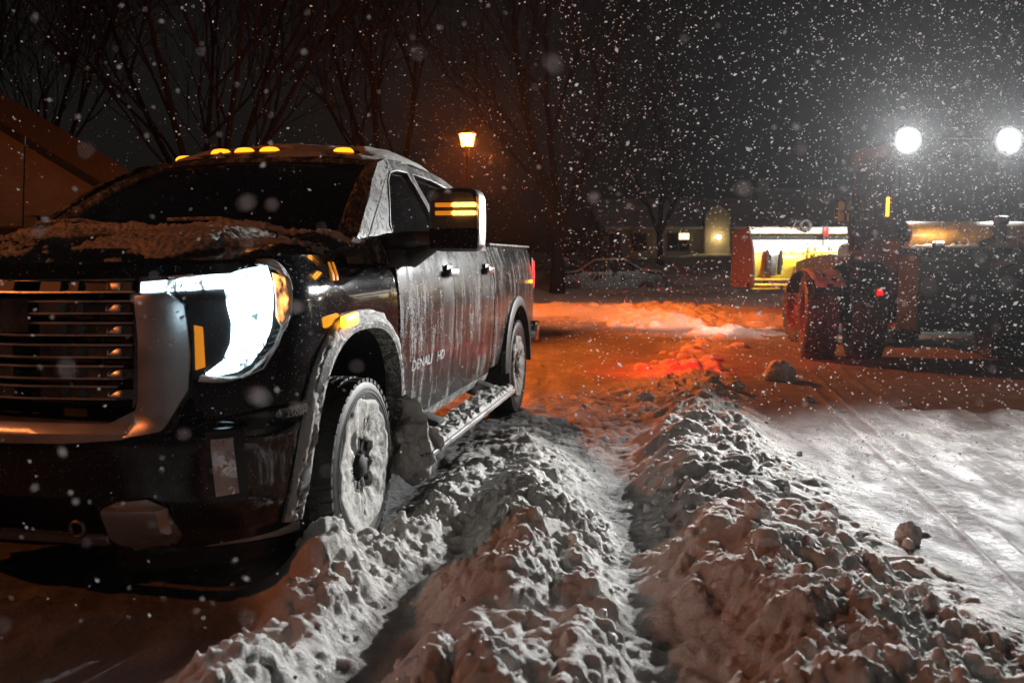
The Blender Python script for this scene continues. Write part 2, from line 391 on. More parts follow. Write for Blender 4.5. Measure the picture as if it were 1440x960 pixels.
for sg in (1, -1):
    fm = lambda pts: [(sg*a, b) for a, b in pts]
    patch([fm([(0.477, 1.285), (0.60, 1.298), (0.655, 1.25), (0.667, 1.053), (0.661, 0.93), (0.58, 0.777), (0.436, 0.749), (0.483, 0.889), (0.485, 1.109)])],
          lambda s_, z, o: S(s_, z, 0.006+o+(0.03*max(0, math.sin((abs(s_)-0.44)*14)) if o > 0 else 0)), 0.03, 0.03, 0.05).build('chrome_surround', M['chrome'], TR, 60)
    patch([fm([(0.462, 0.86), (0.484, 0.89), (0.492, 1.28), (0.472, 1.28), (0.468, 1.0)])], lambda s_, z, o: S(s_, z, 0.03+o), 0.02, 0.03, 0.1).build('chrome_fin', M['chrome_dark'], TR)
    # head lamp: black housing, white light guide, amber markers, clear cover edge
    hl = patch([fm([(0.478, 1.355), (0.65, 1.368), (0.84, 1.400), (0.93, 1.418), (1.03, 1.405), (1.062, 1.345), (1.052, 1.24), (1.01, 1.13), (0.96, 1.04), (0.87, 0.965), (0.74, 0.955), (0.67, 0.965), (0.672, 1.05), (0.664, 1.25), (0.60, 1.288), (0.478, 1.278)])],
               lambda s_, z, o: S(s_, z, 0.002+o), 0.012, 0.04, 0.06).build('headlight', M['plastic'], TR, 50)
    dr = [(0.490, 1.335), (0.65, 1.348), (0.832, 1.380), (0.908, 1.399), (0.975, 1.398), (0.982, 1.33), (0.975, 1.245), (0.962, 1.165), (0.935, 1.09), (0.885, 1.02), (0.84, 0.992), (0.742, 0.972), (0.722, 0.986), (0.785, 1.035), (0.812, 1.10), (0.818, 1.18), (0.806, 1.25), (0.803, 1.312), (0.656, 1.304), (0.490, 1.296)]
    patch([fm(dr)], lambda s_, z, o: S(s_, z, 0.012+o), 0.010, 0.04, 0.06).build('running_lamp', M['drl'], hl, 50)
    patch([fm([(0.682, 1.172), (0.712, 1.165), (0.720, 1.011), (0.686, 1.0)])], lambda s_, z, o: S(s_, z, 0.012+o), 0.012, 0.04, 0.06).build('amber_reflector', M['amber_dim'], hl)
    patch([fm([(0.99, 1.37), (1.035, 1.35), (1.040, 1.28), (1.030, 1.19), (1.005, 1.15), (0.985, 1.20), (0.99, 1.28)])], lambda s_, z, o: S(s_, z, 0.012+o), 0.012, 0.03, 0.04).build('corner_marker', M['amber_iced'], hl)
    # ribs in the lamp cover
    rb = MB()
    for k in range(7):
        z0 = 0.99+0.026*k; s0 = 0.885+0.016*k
        rb.tube([S(sg*(s0+0.0), z0, 0.018), S(sg*(s0+0.035), z0+0.012, 0.018)], 0.0025, 6)
    rb.tube([S(sg*a, b, 0.02) for a, b in [(0.85, 0.965), (0.93, 1.0), (0.985, 1.09), (1.03, 1.2), (1.05, 1.30)]], 0.004, 8)
    rb.build('cover_rib', M['chrome'], hl)
    # bumper furniture
    patch([fm([(0.758, 0.735), (0.838, 0.740), (0.862, 0.520), (0.778, 0.509)])], lambda s_, z, o: S(s_, z, 0.012+o), 0.016, 0.03, 0.04).build('bumper_reflector', M['reflector_iced'], TR, 30)
    patch([fm([(0.735, 0.762), (0.87, 0.77), (0.90, 0.49), (0.752, 0.48)])], lambda s_, z, o: S(s_, z, 0.010+o), 0.006, 0.03, 0.04).build('reflector_recess', M['plastic'], TR, 30)
    hook = patch([fm([(0.347, 0.468), (0.40, 0.492), (0.52, 0.505), (0.60, 0.469), (0.635, 0.345), (0.60, 0.285), (0.42, 0.265), (0.352, 0.34)])],
          lambda s_, z, o: S(s_, z, 0.018+o*(1.0 if 0.36 < abs(s_) < 0.6 and 0.3 < z < 0.47 else 0.2)), 0.045, 0.03, 0.03).build('tow_hook_bezel', M['chrome'], TR, 30)
    MB().lathe([(0.030+0.009*math.cos(a*PI/4), 0.009*math.sin(a*PI/4)) for a in range(9)], (0.985, sg*0.20, 0.37), 'x', 20).build('tow_hook', M['metal'], TR)
    MB().box((0.95, sg*0.16, 0.33), (0.06, 0.34, 0.05), bev=0.008).build('lower_valance', M['chrome_dark'], TR)
    bp = patch([fm([(0.985, 0.835), (1.150, 0.846), (1.160, 0.803), (1.000, 0.786)])], lambda s_, z, o: S(s_, z, 0.016+o), 0.014, 0.03, 0.1).build('bumper_step', M['chrome_dark'], TR)
    if sg == 1:
        text_mesh('2500HD', 0.036, lambda x, y, z: S(1.012+x, 0.798+y+0.05*x, 0.033+z), 'number_badge', M['chrome'], bp, 0.001, 0.98)
    patch([fm([(0.34, 0.30), (1.08, 0.34), (1.08, 0.20), (0.34, 0.155)])], lambda s_, z, o: S(s_, z, -0.05+o), 0.012, 0.04, 0.1).build('light_dam', M['plastic'], TR)  # low dam added to stop light leaking under the bumper
    patch([fm([(0.0, 0.50), (0.34, 0.50), (0.34, 0.27), (0.0, 0.27)])], lambda s_, z, o: S(s_, z, -0.09+o), 0.01, 0.05, 0.1).build('lower_intake', M['dark'], TR)
    sm_ = [(0.62, 0.262), (0.75, 0.268), (0.9, 0.285), (1.05, 0.30), (1.14, 0.315)]
    MB().tube([S(sg*a, b+0.015, -0.01) for a, b in sm_], [0.014, 0.018, 0.022, 0.03, 0.045], 8).build('snow_crust', M['snow_crust'], TR, 60)
# -- hood
def hoodz(x, y):
    t = (0.93-x)/1.1; a = abs(y)
    z = 1.405+0.10*t**0.8+0.085*max(0, t-0.15)
    z += 0.028*max(0.0, min(1.0, (0.66-a)/0.10))*min(1.0, t*4)      # centre bulge
    if a > 0.80: z -= 0.35*(a-0.80)**1.5*3.0
    return z
def hood_edge_x(y): return 0.955-0.10*(abs(y)/0.7)**2.2*0.8 if abs(y) < 0.75 else 0.955-0.080-1.05*(abs(y)-0.72)**1.15
def hood_pt(u, v, off=0.0):
    """u 0 front .. 1 cowl, v -1..1 across"""
    y = v*0.955; x0 = hood_edge_x(y)-0.025; x1 = 0.03-0.12*(y/0.95)**2
    x = x0+(x1-x0)*u; z = hoodz(x, y)
    return (x, y, z+off)
nu, nv = 26, 40
rowsH = []
for i in range(-2, nu+1):
    r_ = []
    for j in range(nv+1):
        v = -1+2*j/nv
        if i < 0:
            p = hood_pt(0, v); k = -i
            r_.append((p[0]+(0.018 if k == 1 else 0.022), p[1], p[2]-(0.014 if k == 1 else 0.055)))
        else: r_.append(hood_pt(i/nu, v))
    r_ = [(r_[0][0], r_[0][1]-0.012, r_[0][2]-0.05)]+r_+[(r_[-1][0], r_[-1][1]+0.012, r_[-1][2]-0.05)]
    rowsH.append(r_)
MB().loft(rowsH, False, False).build('hood', M['paint'], TR, 40)
# -- doors, rocker, bed
def panel(poly, name, mat, fn, th=-0.03, holes=(), du=0.08, dv=0.06):
    return patch([poly]+list(holes), fn, th, du, dv).build(name, mat, TR, 50)
for fn, g in ((SD, 1), (SDm, -1)):
    panel([(-0.585, 0.50), (-0.585, 1.468), (-1.775, 1.478), (-1.775, 0.50)], 'front_door', M['paint_side'], fn)
    panel([(-1.785, 0.50), (-1.785, 1.478), (-2.93, 1.49), (-2.93, 0.80), (-2.80, 0.56), (-2.72, 0.50)], 'rear_door', M['paint_side'], fn)
    panel([(-2.94, 0.80), (-2.94, 1.49), (-3.06, 1.49), (-3.06, 0.50), (-2.73, 0.50)], 'cab_corner', M['paint_side'], fn)
    panel([(-0.575, 0.42), (-0.575, 0.497), (-3.06, 0.497), (-3.06, 0.44)], 'rocker_panel', M['plastic_snowy'], fn)
    AR = [(-4.1+0.56*math.cos(a), 0.45+0.56*math.sin(a)*0.98) for a in [PI*k/16 for k in range(17)]]
    bed = [(-3.09, 0.53), (-3.09, 1.515), (-4.98, 1.525), (-5.0, 1.45), (-5.0, 0.62), (-4.68, 0.55)]+AR[::-1][0:]+[(-3.5, 0.53)]
    panel(bed, 'bed_side', M['paint_side'], fn, -0.05)
    m = MB(); secs = []
    for k in range(25):
        a = PI*k/24*1.02-0.02; c, s_ = math.cos(a), math.sin(a)
        P_ = lambda r: (-4.1+r*c, 0.45+r*0.98*s_)
        secs.append([(P_(0.55)[0], g*0.98, P_(0.55)[1]), (P_(0.55)[0], g*1.055, P_(0.55)[1]), (P_(0.58)[0], g*1.06, P_(0.58)[1]), (P_(0.64)[0], g*1.04, P_(0.64)[1]), (P_(0.66)[0], g*1.0, P_(0.66)[1])])
    m.loft(secs).build('arch_moulding', M['plastic'], TR)
    MB().loft([[(p[0], g*1.0, p[1]) for p in AR], [(p[0], g*0.5, p[1]) for p in AR]], False, False).build('wheel_well', M['dark'], TR)
    # tail lamp, rear marker, rear bumper end
    tl = MB().box((-4.985, g*0.975, 1.26), (0.06, 0.09, 0.34), bev=0.012).build('tail_lamp', M['plastic'], TR)
    lt = MB().tube([(-5.0, g*1.022, 1.40), (-5.004, g*1.030, 1.36), (-4.99, g*1.028, 1.32), (-5.004, g*1.032, 1.26), (-5.0, g*1.028, 1.16), (-5.0, g*1.02, 1.11)], 0.009, 8).build('lamp_strip', M['red_lit'], tl)
    MB().box((-5.09, g*0.78, 0.68), (0.22, 0.56, 0.2), bev=0.03).build('rear_bumper', M['chrome_dark'], TR)
    mk = MB().box((-4.72, g*1.045, 1.195), (0.07, 0.03, 0.03), bev=0.008).build('bed_marker', M['amber_lit'], TR)
    # fender marker on the moulding
    MB().box((0.29, g*1.075, 1.155), (0.17, 0.028, 0.055), (0, R(3), 0), 0.01).build('fender_marker', M['amber_lit'], TR)
    # two slanted amber slashes: the mirror signal's reflection put on as glowing strips
    fb = MB()
    for k in (0, 1):
        fb.add(*(lambda q: (q.v, q.f))(patch([[(0.30-0.045*k, 1.33), (0.32-0.045*k, 1.33), (0.275-0.045*k, 1.41), (0.255-0.045*k, 1.41)]], lambda x, z, o, g=g: (x, g*(S(s_of_x(x), z)[1]+o), z), 0.005, 0.05, 0.05)))
    fb.build('signal_reflection', M['amber_dim'], TR)
    # handles
    for hx in (-1.64, -2.79):
        h_ = MB().box((hx, g*1.055, 1.335), (0.20, 0.028, 0.048), bev=0.014).build('door_handle', M['chrome'], TR)
        MB().box((hx, g*1.022, 1.345), (0.15, 0.02, 0.075), bev=0.015).build('handle_recess', M['plastic'], h_)
    # running board with brackets
    rbp = [(-0.42, g*1.19, 0.365), (-3.0, g*1.19, 0.375)]
    rb = MB().box((-1.77, g*1.10, 0.375), (2.42, 0.20, 0.045), bev=0.014).build('running_board', M['plastic_snowy'], TR)
    MB().box((-1.77, g*1.205, 0.370), (2.42, 0.018, 0.035), bev=0.008).build('board_edge', M['chrome'], rb)
    for bx in (-1.25, -2.75): MB().box((bx, g*0.95, 0.42), (0.16, 0.24, 0.11), (R(-18*g), 0, 0), 0.02).build('board_bracket', M['dark'], rb)
    MB().box((-0.66, g*0.90, 0.42), (0.03, 0.20, 0.34), bev=0.01).build('mud_flap', M['rubber'], TR)
# lower body trim crease and seams are the door gaps; badges on the driver's door
text_mesh('DENALI', 0.098, lambda x, y, z: SD(-0.80-x*1.25, 0.79+y*0.85, 0.003+z), 'door_lettering', M['lettering'], TR, 0.004)
text_mesh('HD', 0.098, lambda x, y, z: SD(-1.335-x*1.25, 0.79+y*0.85, 0.003+z), 'door_lettering', M['lettering'], TR, 0.004)
for o in [k for k in bpy.data.objects if k.name.startswith('door_lettering')]: pass
# bed inside, tailgate, floor
MB().box((-4.04, 0, 0.72), (1.9, 1.86, 0.05)).box((-3.12, 0, 1.05), (0.05, 1.86, 0.9)).build('bed_floor', M['dark'], TR)
MB().box((-4.965, 0, 1.13), (0.06, 1.88, 0.78), bev=0.02).build('tailgate', M['paint'], TR)
for g in (1, -1): MB().box((-4.04, g*0.955, 1.535), (1.9, 0.06, 0.02), bev=0.006).build('bed_rail', M['plastic_snowy'], TR)
MB().box((-2.0, 0.48, 0.50), (5.6, 0.14, 0.16)).box((-2.0, -0.48, 0.50), (5.6, 0.14, 0.16)).box((-1.8, 0, 0.56), (2.5, 1.86, 0.10)).box((0.1, 0, 0.75), (1.1, 1.0, 0.5)).box((-0.9, 0.1, 0.36), (2.6, 0.5, 0.26)).box((0.45, 0, 0.40), (0.5, 1.2, 0.2)).box((0.74, 0, 0.58), (0.14, 1.5, 0.5)).box((-1.6, -0.75, 0.32), (2.0, 0.1, 0.36)).box((-0.72, 0, 0.5), (0.1, 1.7, 0.4)).build('chassis', M['dark'], TR)  # frame rails plus unseen boxes added to block light under the truck
MB().tube([(0, -0.9, 0.42), (0, 0.9, 0.42)], 0.05, 10).tube([(-4.1, -0.9, 0.42), (-4.1, 0.9, 0.42)], 0.06, 10).lathe([(0.0, -0.17), (0.12, -0.12), (0.16, 0), (0.12, 0.12), (0.0, 0.17)], (-4.1, 0, 0.42), 'y', 16).build('axle', M['dark'], TR)
# -- greenhouse
ROOFX = [(-1.00, 2.008), (-1.12, 2.062), (-1.35, 2.12), (-1.7, 2.15), (-2.1, 2.14), (-2.5, 2.09), (-2.80, 2.0), (-2.92, 1.93)]
def roofz(x, y):
    t = [(-a, b) for a, b in ROOFX]; z = lerp_tab(t, -x); a = abs(y)/0.76
    return z-0.045*a*a-0.085*a**6
def roof_front(y): return -1.02-0.13*(y/0.72)**2
def roof_pt(u, v, off=0.0):
    y = v*0.745; x0 = roof_front(y); x = x0+(-2.92-x0)*u
    k = 1.0-0.07*max(0, u-0.6)/0.4
    return (x, y*k, roofz(x, y)+off)
nr = 24
MB().loft([[roof_pt(i/nr, -1+2*j/nr) for j in range(nr+1)] for i in range(nr+1)], False, False).build('roof', M['paint_roof'], TR, 60)
# side frames with window openings
outer = [(-0.12, 1.455), (-0.20, 1.53), (-0.42, 1.68), (-0.70, 1.85), (-0.98, 1.975), (-1.20, 2.02), (-1.6, 2.045), (-2.1, 2.04), (-2.5, 2.005), (-2.80, 1.94), (-2.93, 1.80), (-3.05, 1.48), (-3.05, 1.455)]
w1 = [(-0.74, 1.50), (-0.66, 1.56), (-0.80, 1.70), (-0.98, 1.85), (-1.10, 1.925), (-1.24, 1.955), (-1.42, 1.965), (-1.76, 1.50)]
w2 = [(-1.86, 1.50), (-1.54, 1.955), (-1.60, 1.97), (-2.1, 1.96), (-2.5, 1.925), (-2.62, 1.88), (-2.74, 1.52), (-2.73, 1.50)]
w1 = [(-0.74, 1.50), (-0.70, 1.60), (-0.86, 1.76), (-1.0, 1.87), (-1.12, 1.93), (-1.28, 1.957), (-1.52, 1.965), (-1.73, 1.50)]
w2 = [(-1.84, 1.50), (-1.63, 1.965), (-2.1, 1.96), (-2.46, 1.93), (-2.60, 1.87), (-2.74, 1.52), (-2.73, 1.50)]
for fn, g in ((GH, 1), (GHm, -1)):
    patch([outer, w1, w2], fn, -0.035, 0.06, 0.05).build('cab_pillar', M['paint_roof'], TR, 50)
    for w in (w1, w2):
        cx = sum(p[0] for p in w)/len(w); cz = sum(p[1] for p in w)/len(w)
        wb = [((x-cx)*1.03+cx, (z-cz)*1.03+cz) for x, z in w]
        patch([wb], lambda x, z, o, f=fn: f(x, z, -0.022+o), 0, 0.1, 0.08).build('side_window', M['glass_dark'], TR, 60)
        tr_ = [Vector(fn(x, z, 0.0)) for x, z in w]+[Vector(fn(*w[0], 0.0))]
        MB().tube([tuple(q) for q in tr_], 0.007, 6, False).build('window_trim', M['plastic'], TR)
# cab rear wall
MB().prism([(-0.9, 1.47), (0.9, 1.47), (0.66, 1.96), (-0.66, 1.96)], -3.0, -2.94, 'x').build('cab_rear_wall', M['glass_dark'], TR)
# windscreen with frame, cowl
def ws_pt(u, v, off=0.0):
    y0 = v*0.87; y1 = v*0.69
    b = Vector((0.02-0.20*v*v-0.05*v**4, y0, 1.535)); t = Vector((-1.03-0.12*v*v, y1, 2.005-0.02*v*v))
    p = b.lerp(t, u); n = Vector((0.42, 0, 0.9)).normalized(); p += n*(0.035*math.sin(PI*u)+off)
    return tuple(p)
MB().loft([[ws_pt(i/10, -1+2*j/24) for j in range(25)] for i in range(11)], False, False).build('windscreen', M['glass_dark'], TR, 60)
for g in (1, -1):
    m = MB(); secs = []
    for k in range(15):
        u = k/14; p = Vector(ws_pt(u, g*0.955)); q = Vector(ws_pt(u, g*1.0)); 
        zz = q.z; sidep = Vector(GH(q.x-0.10, max(1.46, zz), 0.004)); sidep.y *= g
        secs.append([tuple(p+Vector((0, 0, 0.002))), tuple(q+Vector((0.015, 0, 0.022))), tuple(sidep), tuple(sidep-Vector((0, g*0.05, 0.0))), tuple(p-Vector((0.04, 0, 0.04)))])
    m.loft(secs).build('windscreen_pillar', M['paint_roof'], TR, 60)
hd = MB(); hd.loft([[ws_pt(0.955, -1+2*j/24, 0.004) for j in range(25)], [tuple(Vector(ws_pt(1.0, -1+2*j/24, 0.02))) for j in range(25)], [roof_pt(0.03, -1+2*j/24, 0.004) for j in range(25)]], False, False)
hd.build('roof_header', M['paint_roof'], TR, 60)
cw = [[(0.07-0.14*v*v, v*0.93, hoodz(0.0, v*0.93)-0.012) for v in [-1+2*j/24 for j in range(25)]], [(lambda p: (p[0]-0.02, p[1]*1.03, p[2]+0.004))(ws_pt(0.0, v)) for v in [-1+2*j/24 for j in range(25)]]]
MB().loft(cw, False, False).build('cowl', M['plastic_snowy'], TR)
for g in (1, -1):
    # fender top to belt line behind the hood
    secs = []
    for x, a in [(0.12, 0.0), (0.0, 0.1), (-0.15, 0.5), (-0.35, 0.9), (-0.585, 1.0)]:
        y0 = 1.0; yb = 0.885+0.03*a; zt = 1.455+0.065*a+0.02
        secs.append([(x, g*1.004, 1.40), (x, g*0.995, 1.44+0.012*a), (x, g*(yb+0.04), zt), (x, g*(yb-0.02), zt+0.03), (x, g*(yb-0.10), zt+0.0)])
    MB().loft(secs, False, False).build('fender_top', M['paint_side'], TR, 50)
# wipers
for a, b in (((0.02, 0.62, 1.56), (-0.09, -0.02, 1.62)), ((0.05, -0.12, 1.565), (-0.06, -0.74, 1.61))):
    MB().tube([a, ((a[0]+b[0])/2+0.02, (a[1]+b[1])/2, (a[2]+b[2])/2+0.03), b], 0.009, 6).build('wiper', M['plastic_snowy'], TR)
# roof marker lamps
for y in (-0.62, -0.34, -0.17, 0.0, 0.46):
    x = -1.25-0.10*(y/0.66)**2; z = roofz(x, y)+0.008
    pts = []
    base = [(0.07*math.cos(a), 0.064*math.sin(a)) for a in [2*PI*k/20 for k in range(20)]]
    mk = MB().loft([[(x+q[0]*1.0*f, y+q[1]*f, z-0.016+h) for q in base] for f, h in ((1.1, 0.0), (1.0, 0.010), (0.8, 0.016))]).build('roof_marker', M['plastic_snowy'], TR)
    MB().loft([[(x+0.04+q[0]*0.55*f, y+q[1]*0.95*f, z-0.030+h) for q in base] for f, h in ((1.1, 0.006), (1.0, 0.020), (0.75, 0.031), (0.35, 0.035))]).build('marker_lens', M['amber_roof'], mk, 60)
# mirrors
for g in (1, -1):
    mr = MB(); ms = 1.0 if g == 1 else 0.42; my = 1.345 if g == 1 else 1.13
    hs = []
    for (x, sc_) in ((-0.50, 0.86), (-0.515, 0.95), (-0.55, 1.0), (-0.66, 1.0), (-0.69, 0.96)):
        o_ = []
        for k in range(28):
            a = 2*PI*k/28; c, s_ = math.cos(a), math.sin(a)
            px = abs(c)**0.38*math.copysign(1, c)*0.138*sc_*ms; pz = abs(s_)**0.38*math.copysign(1, s_)*0.165*sc_*ms
            o_.append((x, g*(my+px), (1.625 if g == 1 else 1.60)+pz))
        hs.append(o_)
    mr = mr.loft(hs).build('side_mirror', M['plastic'], TR, 40)
    if g == -1:
        MB().tube([(-0.60, -0.92, 1.50), (-0.60, -1.10, 1.57)], 0.03, 8).build('mirror_arm', M['plastic'], mr); continue
    MB().loft([[(x, g*(1.345+q), 1.545+z) for q, z in pts] for x, pts in ((-0.494, [(-0.125, -0.07), (0.125, -0.07), (0.13, 0.035), (-0.13, 0.035)]), (-0.52, [(-0.128, -0.075), (0.128, -0.075), (0.134, 0.038), (-0.134, 0.038)]))]).build('mirror_cap', M['paint'], mr, 30, 0.006)
    for dz in (0.0, -0.042):
        b_ = MB()
        b_.box((-0.492, g*1.405, 1.700+dz), (0.02, 0.125, 0.022), bev=0.005).build('mirror_signal', M['amber_bright'], mr)
        MB().box((-0.492, g*1.295, 1.700+dz), (0.018, 0.085, 0.022), bev=0.004).build('mirror_signal', M['amber_dim'], mr)
    MB().box((-0.575, g*1.474, 1.62), (0.14, 0.02, 0.26), bev=0.009).build('mirror_rim', M['chrome'], mr)
    MB().tube([(-0.60, g*0.94, 1.50), (-0.59, g*1.06, 1.52), (-0.585, g*1.26, 1.53)], [0.06, 0.05, 0.04], 10).tube([(-0.62, g*0.98, 1.46), (-0.60, g*1.10, 1.43), (-0.59, g*1.22, 1.49)], [0.05, 0.055, 0.03], 10).box((-0.62, g*1.02, 1.43), (0.24, 0.13, 0.10), bev=0.03).build('mirror_arm', M['plastic'], mr)
MB().tube([(-0.02, -0.80, 1.45), (-0.03, -0.80, 1.56)], [0.02, 0.012], 8).tube([(-0.03, -0.80, 1.56), (-0.10, -0.815, 2.05)], 0.0045, 6).build('antenna', M['dark'], TR)
bd = MB().box((-0.16, 0.945, 1.497), (0.17, 0.012, 0.055), (R(-35), R(-9), 0), 0.004).build('cowl_badge', M['chrome'], TR)
# -- wheels
def tyre(cx, cy, g, front, name='wheel'):
    wr = empty(name, (cx, cy, 0.43)); wr.parent = TR
    prof = [(0.27, -0.11), (0.33, -0.137), (0.385, -0.138), (0.412, -0.125), (0.420, -0.10), (0.422, 0.10), (0.412, 0.125), (0.385, 0.138), (0.33, 0.135), (0.27, 0.11)]
    ty = MB().lathe(prof, (0, 0, 0), 'y', 72)
    nb = 46
    for k in range(nb):
        a = 2*PI*k/nb
        for (yo, w, sh, dl) in ((-0.105, 0.055, 0.0, 0.62), (0.105, 0.055, 0.5, 0.62), (-0.045, 0.035, 0.3, 0.7), (0.045, 0.035, 0.8, 0.7), (0.0, 0.028, 0.1, 0.75)):
            aa = a+sh*2*PI/nb; c, s_ = math.cos(aa), math.sin(aa)
            rr = 0.421 if abs(yo) < 0.08 else 0.416
            ty.box((rr*c, yo, rr*s_), (0.018, w, 2*PI*rr/nb*dl), (0, -aa, 0))
    for k in range(nb):
        a = 2*PI*k/nb
        for yy in (): ty.box((0.402*math.cos(a), yy*0.975, 0.402*math.sin(a)), (0.020, 0.006, 0.020), (0, -a, 0))
    ty = ty.build('tyre', M['rubber_salt'], wr, 35)
    for rr in (0.355, 0.372):
        MB().lathe([(rr+0.003*math.cos(t*PI/3), g*0.137+0.003*math.sin(t*PI/3)) for t in range(7)], (0, 0, 0), 'y', 72).build('sidewall_rib', M['rubber_salt'], ty)
    # rim: dish, spokes, hub
    MB().lathe([(0.272, g*0.12), (0.262, g*0.125), (0.255, g*0.10), (0.245, g*0.02), (0.22, -g*0.06), (0.06, -g*0.06)], (0, 0, 0), 'y', 48).build('rim', M['dark'], wr)
    sp = MB()
    for k in range(12):
        a = 2*PI*k/12; c, s_ = math.cos(a), math.sin(a)
        sp.box((0.165*c, g*0.085, 0.165*s_), (0.19, 0.04, 0.040), (0, -a, 0), 0.01)
    sp.build('spoke', M['plastic'], wr)
    MB().lathe([(0.0, g*0.135), (0.035, g*0.134), (0.055, g*0.12), (0.062, g*0.08), (0.085, g*0.07), (0.085, g*0.04)], (0, 0, 0), 'y', 24).build('hub', M['dark'], wr)
    nt_ = MB()
    for k in range(8):
        a = 2*PI*k/8; nt_.lathe([(0.0, g*0.105), (0.011, g*0.103), (0.013, g*0.06)], (0.078*math.cos(a), 0, 0.078*math.sin(a)), 'y', 8)
    nt_.build('wheel_nut', M['chrome_dark'], wr)
    # packed snow caught in the wheel face, broken around the hub
    na, nr_ = 120, 22; m = MB(); secs = []
    for i in range(na):
        a = 2*PI*i/na; sec = []
        r0 = 0.125+0.05*noise.noise(Vector((math.cos(a)*2.2+cx, math.sin(a)*2.2, 5)))+0.02*noise.noise(Vector((math.cos(a)*9, math.sin(a)*9, cx)))
        r1 = (0.325 if front else 0.28)+0.018*noise.noise(Vector((math.cos(a)*3, math.sin(a)*3, 9+cx)))+0.010*noise.noise(Vector((math.cos(a)*14, math.sin(a)*14, 2)))
        if front: r1 += 0.02*max(0, math.cos(a-0.5))
        for j in range(nr_+1):
            t = j/nr_; r = r0+(r1-r0)*t; x, z = r*math.cos(a), r*math.sin(a)
            spoke = 0.5+0.5*math.cos(a*12)
            h = 0.122+0.026*t-0.012*(1-spoke)*(1-t)+0.010*fbm(x*11+cx, z*11, 3)+0.003*fbm(x*45, z*45, 7)
            rad = noise.noise(Vector((a*7, t*1.5, cx)))
            if rad > 0.3: h -= 0.04*(rad-0.3)*min(1, (1-t)*2)*3
            if j == 0: h = 0.05
            if j == nr_: h -= 0.02
            if j == nr_-1: h -= 0.006
            sec.append((x, g*h, z))
        secs.append(sec)
    secs.append(secs[0]); m.loft(secs, False, False).build('packed_snow', M['snow_crust'], wr, 70)
    return wr
tyre(0.0, 0.895, 1, True); tyre(-4.1, 0.90, 1, False)
tyre(0.0, -0.895, -1, True); tyre(-4.1, -0.90, -1, False)
# -- snow lying on the truck: a rough layer that sinks below the panel where it is thin
def snow_layer(fn, nu, nv, thick, name='snow_cover', mat='snow_crust'):
    rows_ = []
    for i in range(nu+1):
        r_ = []
        for j in range(nv+1):
            u, v = i/nu, j/nv
            r_.append(fn(u, v, thick(u, v)))
        rows_.append(r_)
    return MB().loft(rows_, False, False).build(name, M[mat], TR, 70)
def th_hood(u, v):
    y = (-1+2*v); x = u
    n = fbm(u*3.0+2, y*3.4, 1)*0.5+fbm(u*11, y*13, 4)*0.22+fbm(u*34, y*40, 7)*0.16
    # heavy patch on the driver's side half towards the cowl, thin film elsewhere
    m1 = math.exp(-((u-0.55)/0.33)**2)*math.exp(-((y-0.42)/0.36)**2)*1.35
    m2 = max(0, 1-abs(u-0.97)/0.06)*0.75
    m3 = math.exp(-((y+0.55)/0.55)**2)*0.34
    t = m1*1.15+m2+m3+n-0.40
    return max(-0.012, min(0.045, t*0.035+(0.010*fbm(u*40, y*48, 3)+0.005*abs(fbm(u*90, y*110, 8)))*(1 if t > 0 else 0)))
snow_layer(lambda u, v, t: hood_pt(u, -1+2*v, t), 170, 300, th_hood)
def th_roof(u, v):
    n = fbm(u*4, v*5, 2)*0.4+fbm(u*20, v*24, 5)*0.25
    t = 0.42+n+0.5*u-0.75*math.exp(-((u-0.14)/0.035)**2)*0
    e = min(1, u/0.02, v/0.02, (1-v)/0.02)
    h = max(-0.01, min(0.045, t*0.035))*max(0.3, e)
    x_, y_, z_ = roof_pt(u, -1+2*v)
    for yy in (-0.62, -0.34, -0.17, 0.0, 0.46):
        xx = -1.25-0.10*(yy/0.66)**2; d = math.hypot((x_-xx-0.05)/0.17, (y_-yy)/0.11)
        if d < 1: h = min(h, -0.012+0.03*max(0, d-0.6))
    return h
snow_layer(lambda u, v, t: roof_pt(u, -1+2*v, t), 110, 110, th_roof)
# on the windscreen pillar, cowl corner, running board, sill behind the front wheel
def th_pil(u, v): return max(-0.01, 0.004+0.016*fbm(u*14, v*5, 2)+0.020*fbm(u*60, v*16, 4)) if 0.06 < v < 0.94 else -0.006
for g in (1, -1):
    def pil(u, v, t, g=g):
        q = Vector(ws_pt(u, g*(0.94+0.06*min(1, v*2)))); sd = Vector(GH(q.x-0.11, max(1.46, q.z), 0.0)); sd.y *= g
        p = q.lerp(sd, max(0, v*2-1)); return tuple(p+Vector((0.5, g*0.6, 0.6))*(t+0.012*math.sin(PI*v)))
    snow_layer(pil, 140, 24, th_pil, mat='frost')
def board(u, v, t):
    x = -0.56-2.42*u; y = 1.005+0.195*v
    return (x, y, 0.398+t)
def th_b(u, v):
    t = 0.012+0.03*fbm(u*26, v*3, 3)+0.012*fbm(u*80, v*9, 1)+0.06*math.exp(-(u/0.10)**2)*(1-0.5*v)
    return max(-0.012, t)*(1 if 0.04 < v < 0.96 and 0.004 < u < 0.996 else -0.3)
snow_layer(board, 220, 22, th_b)
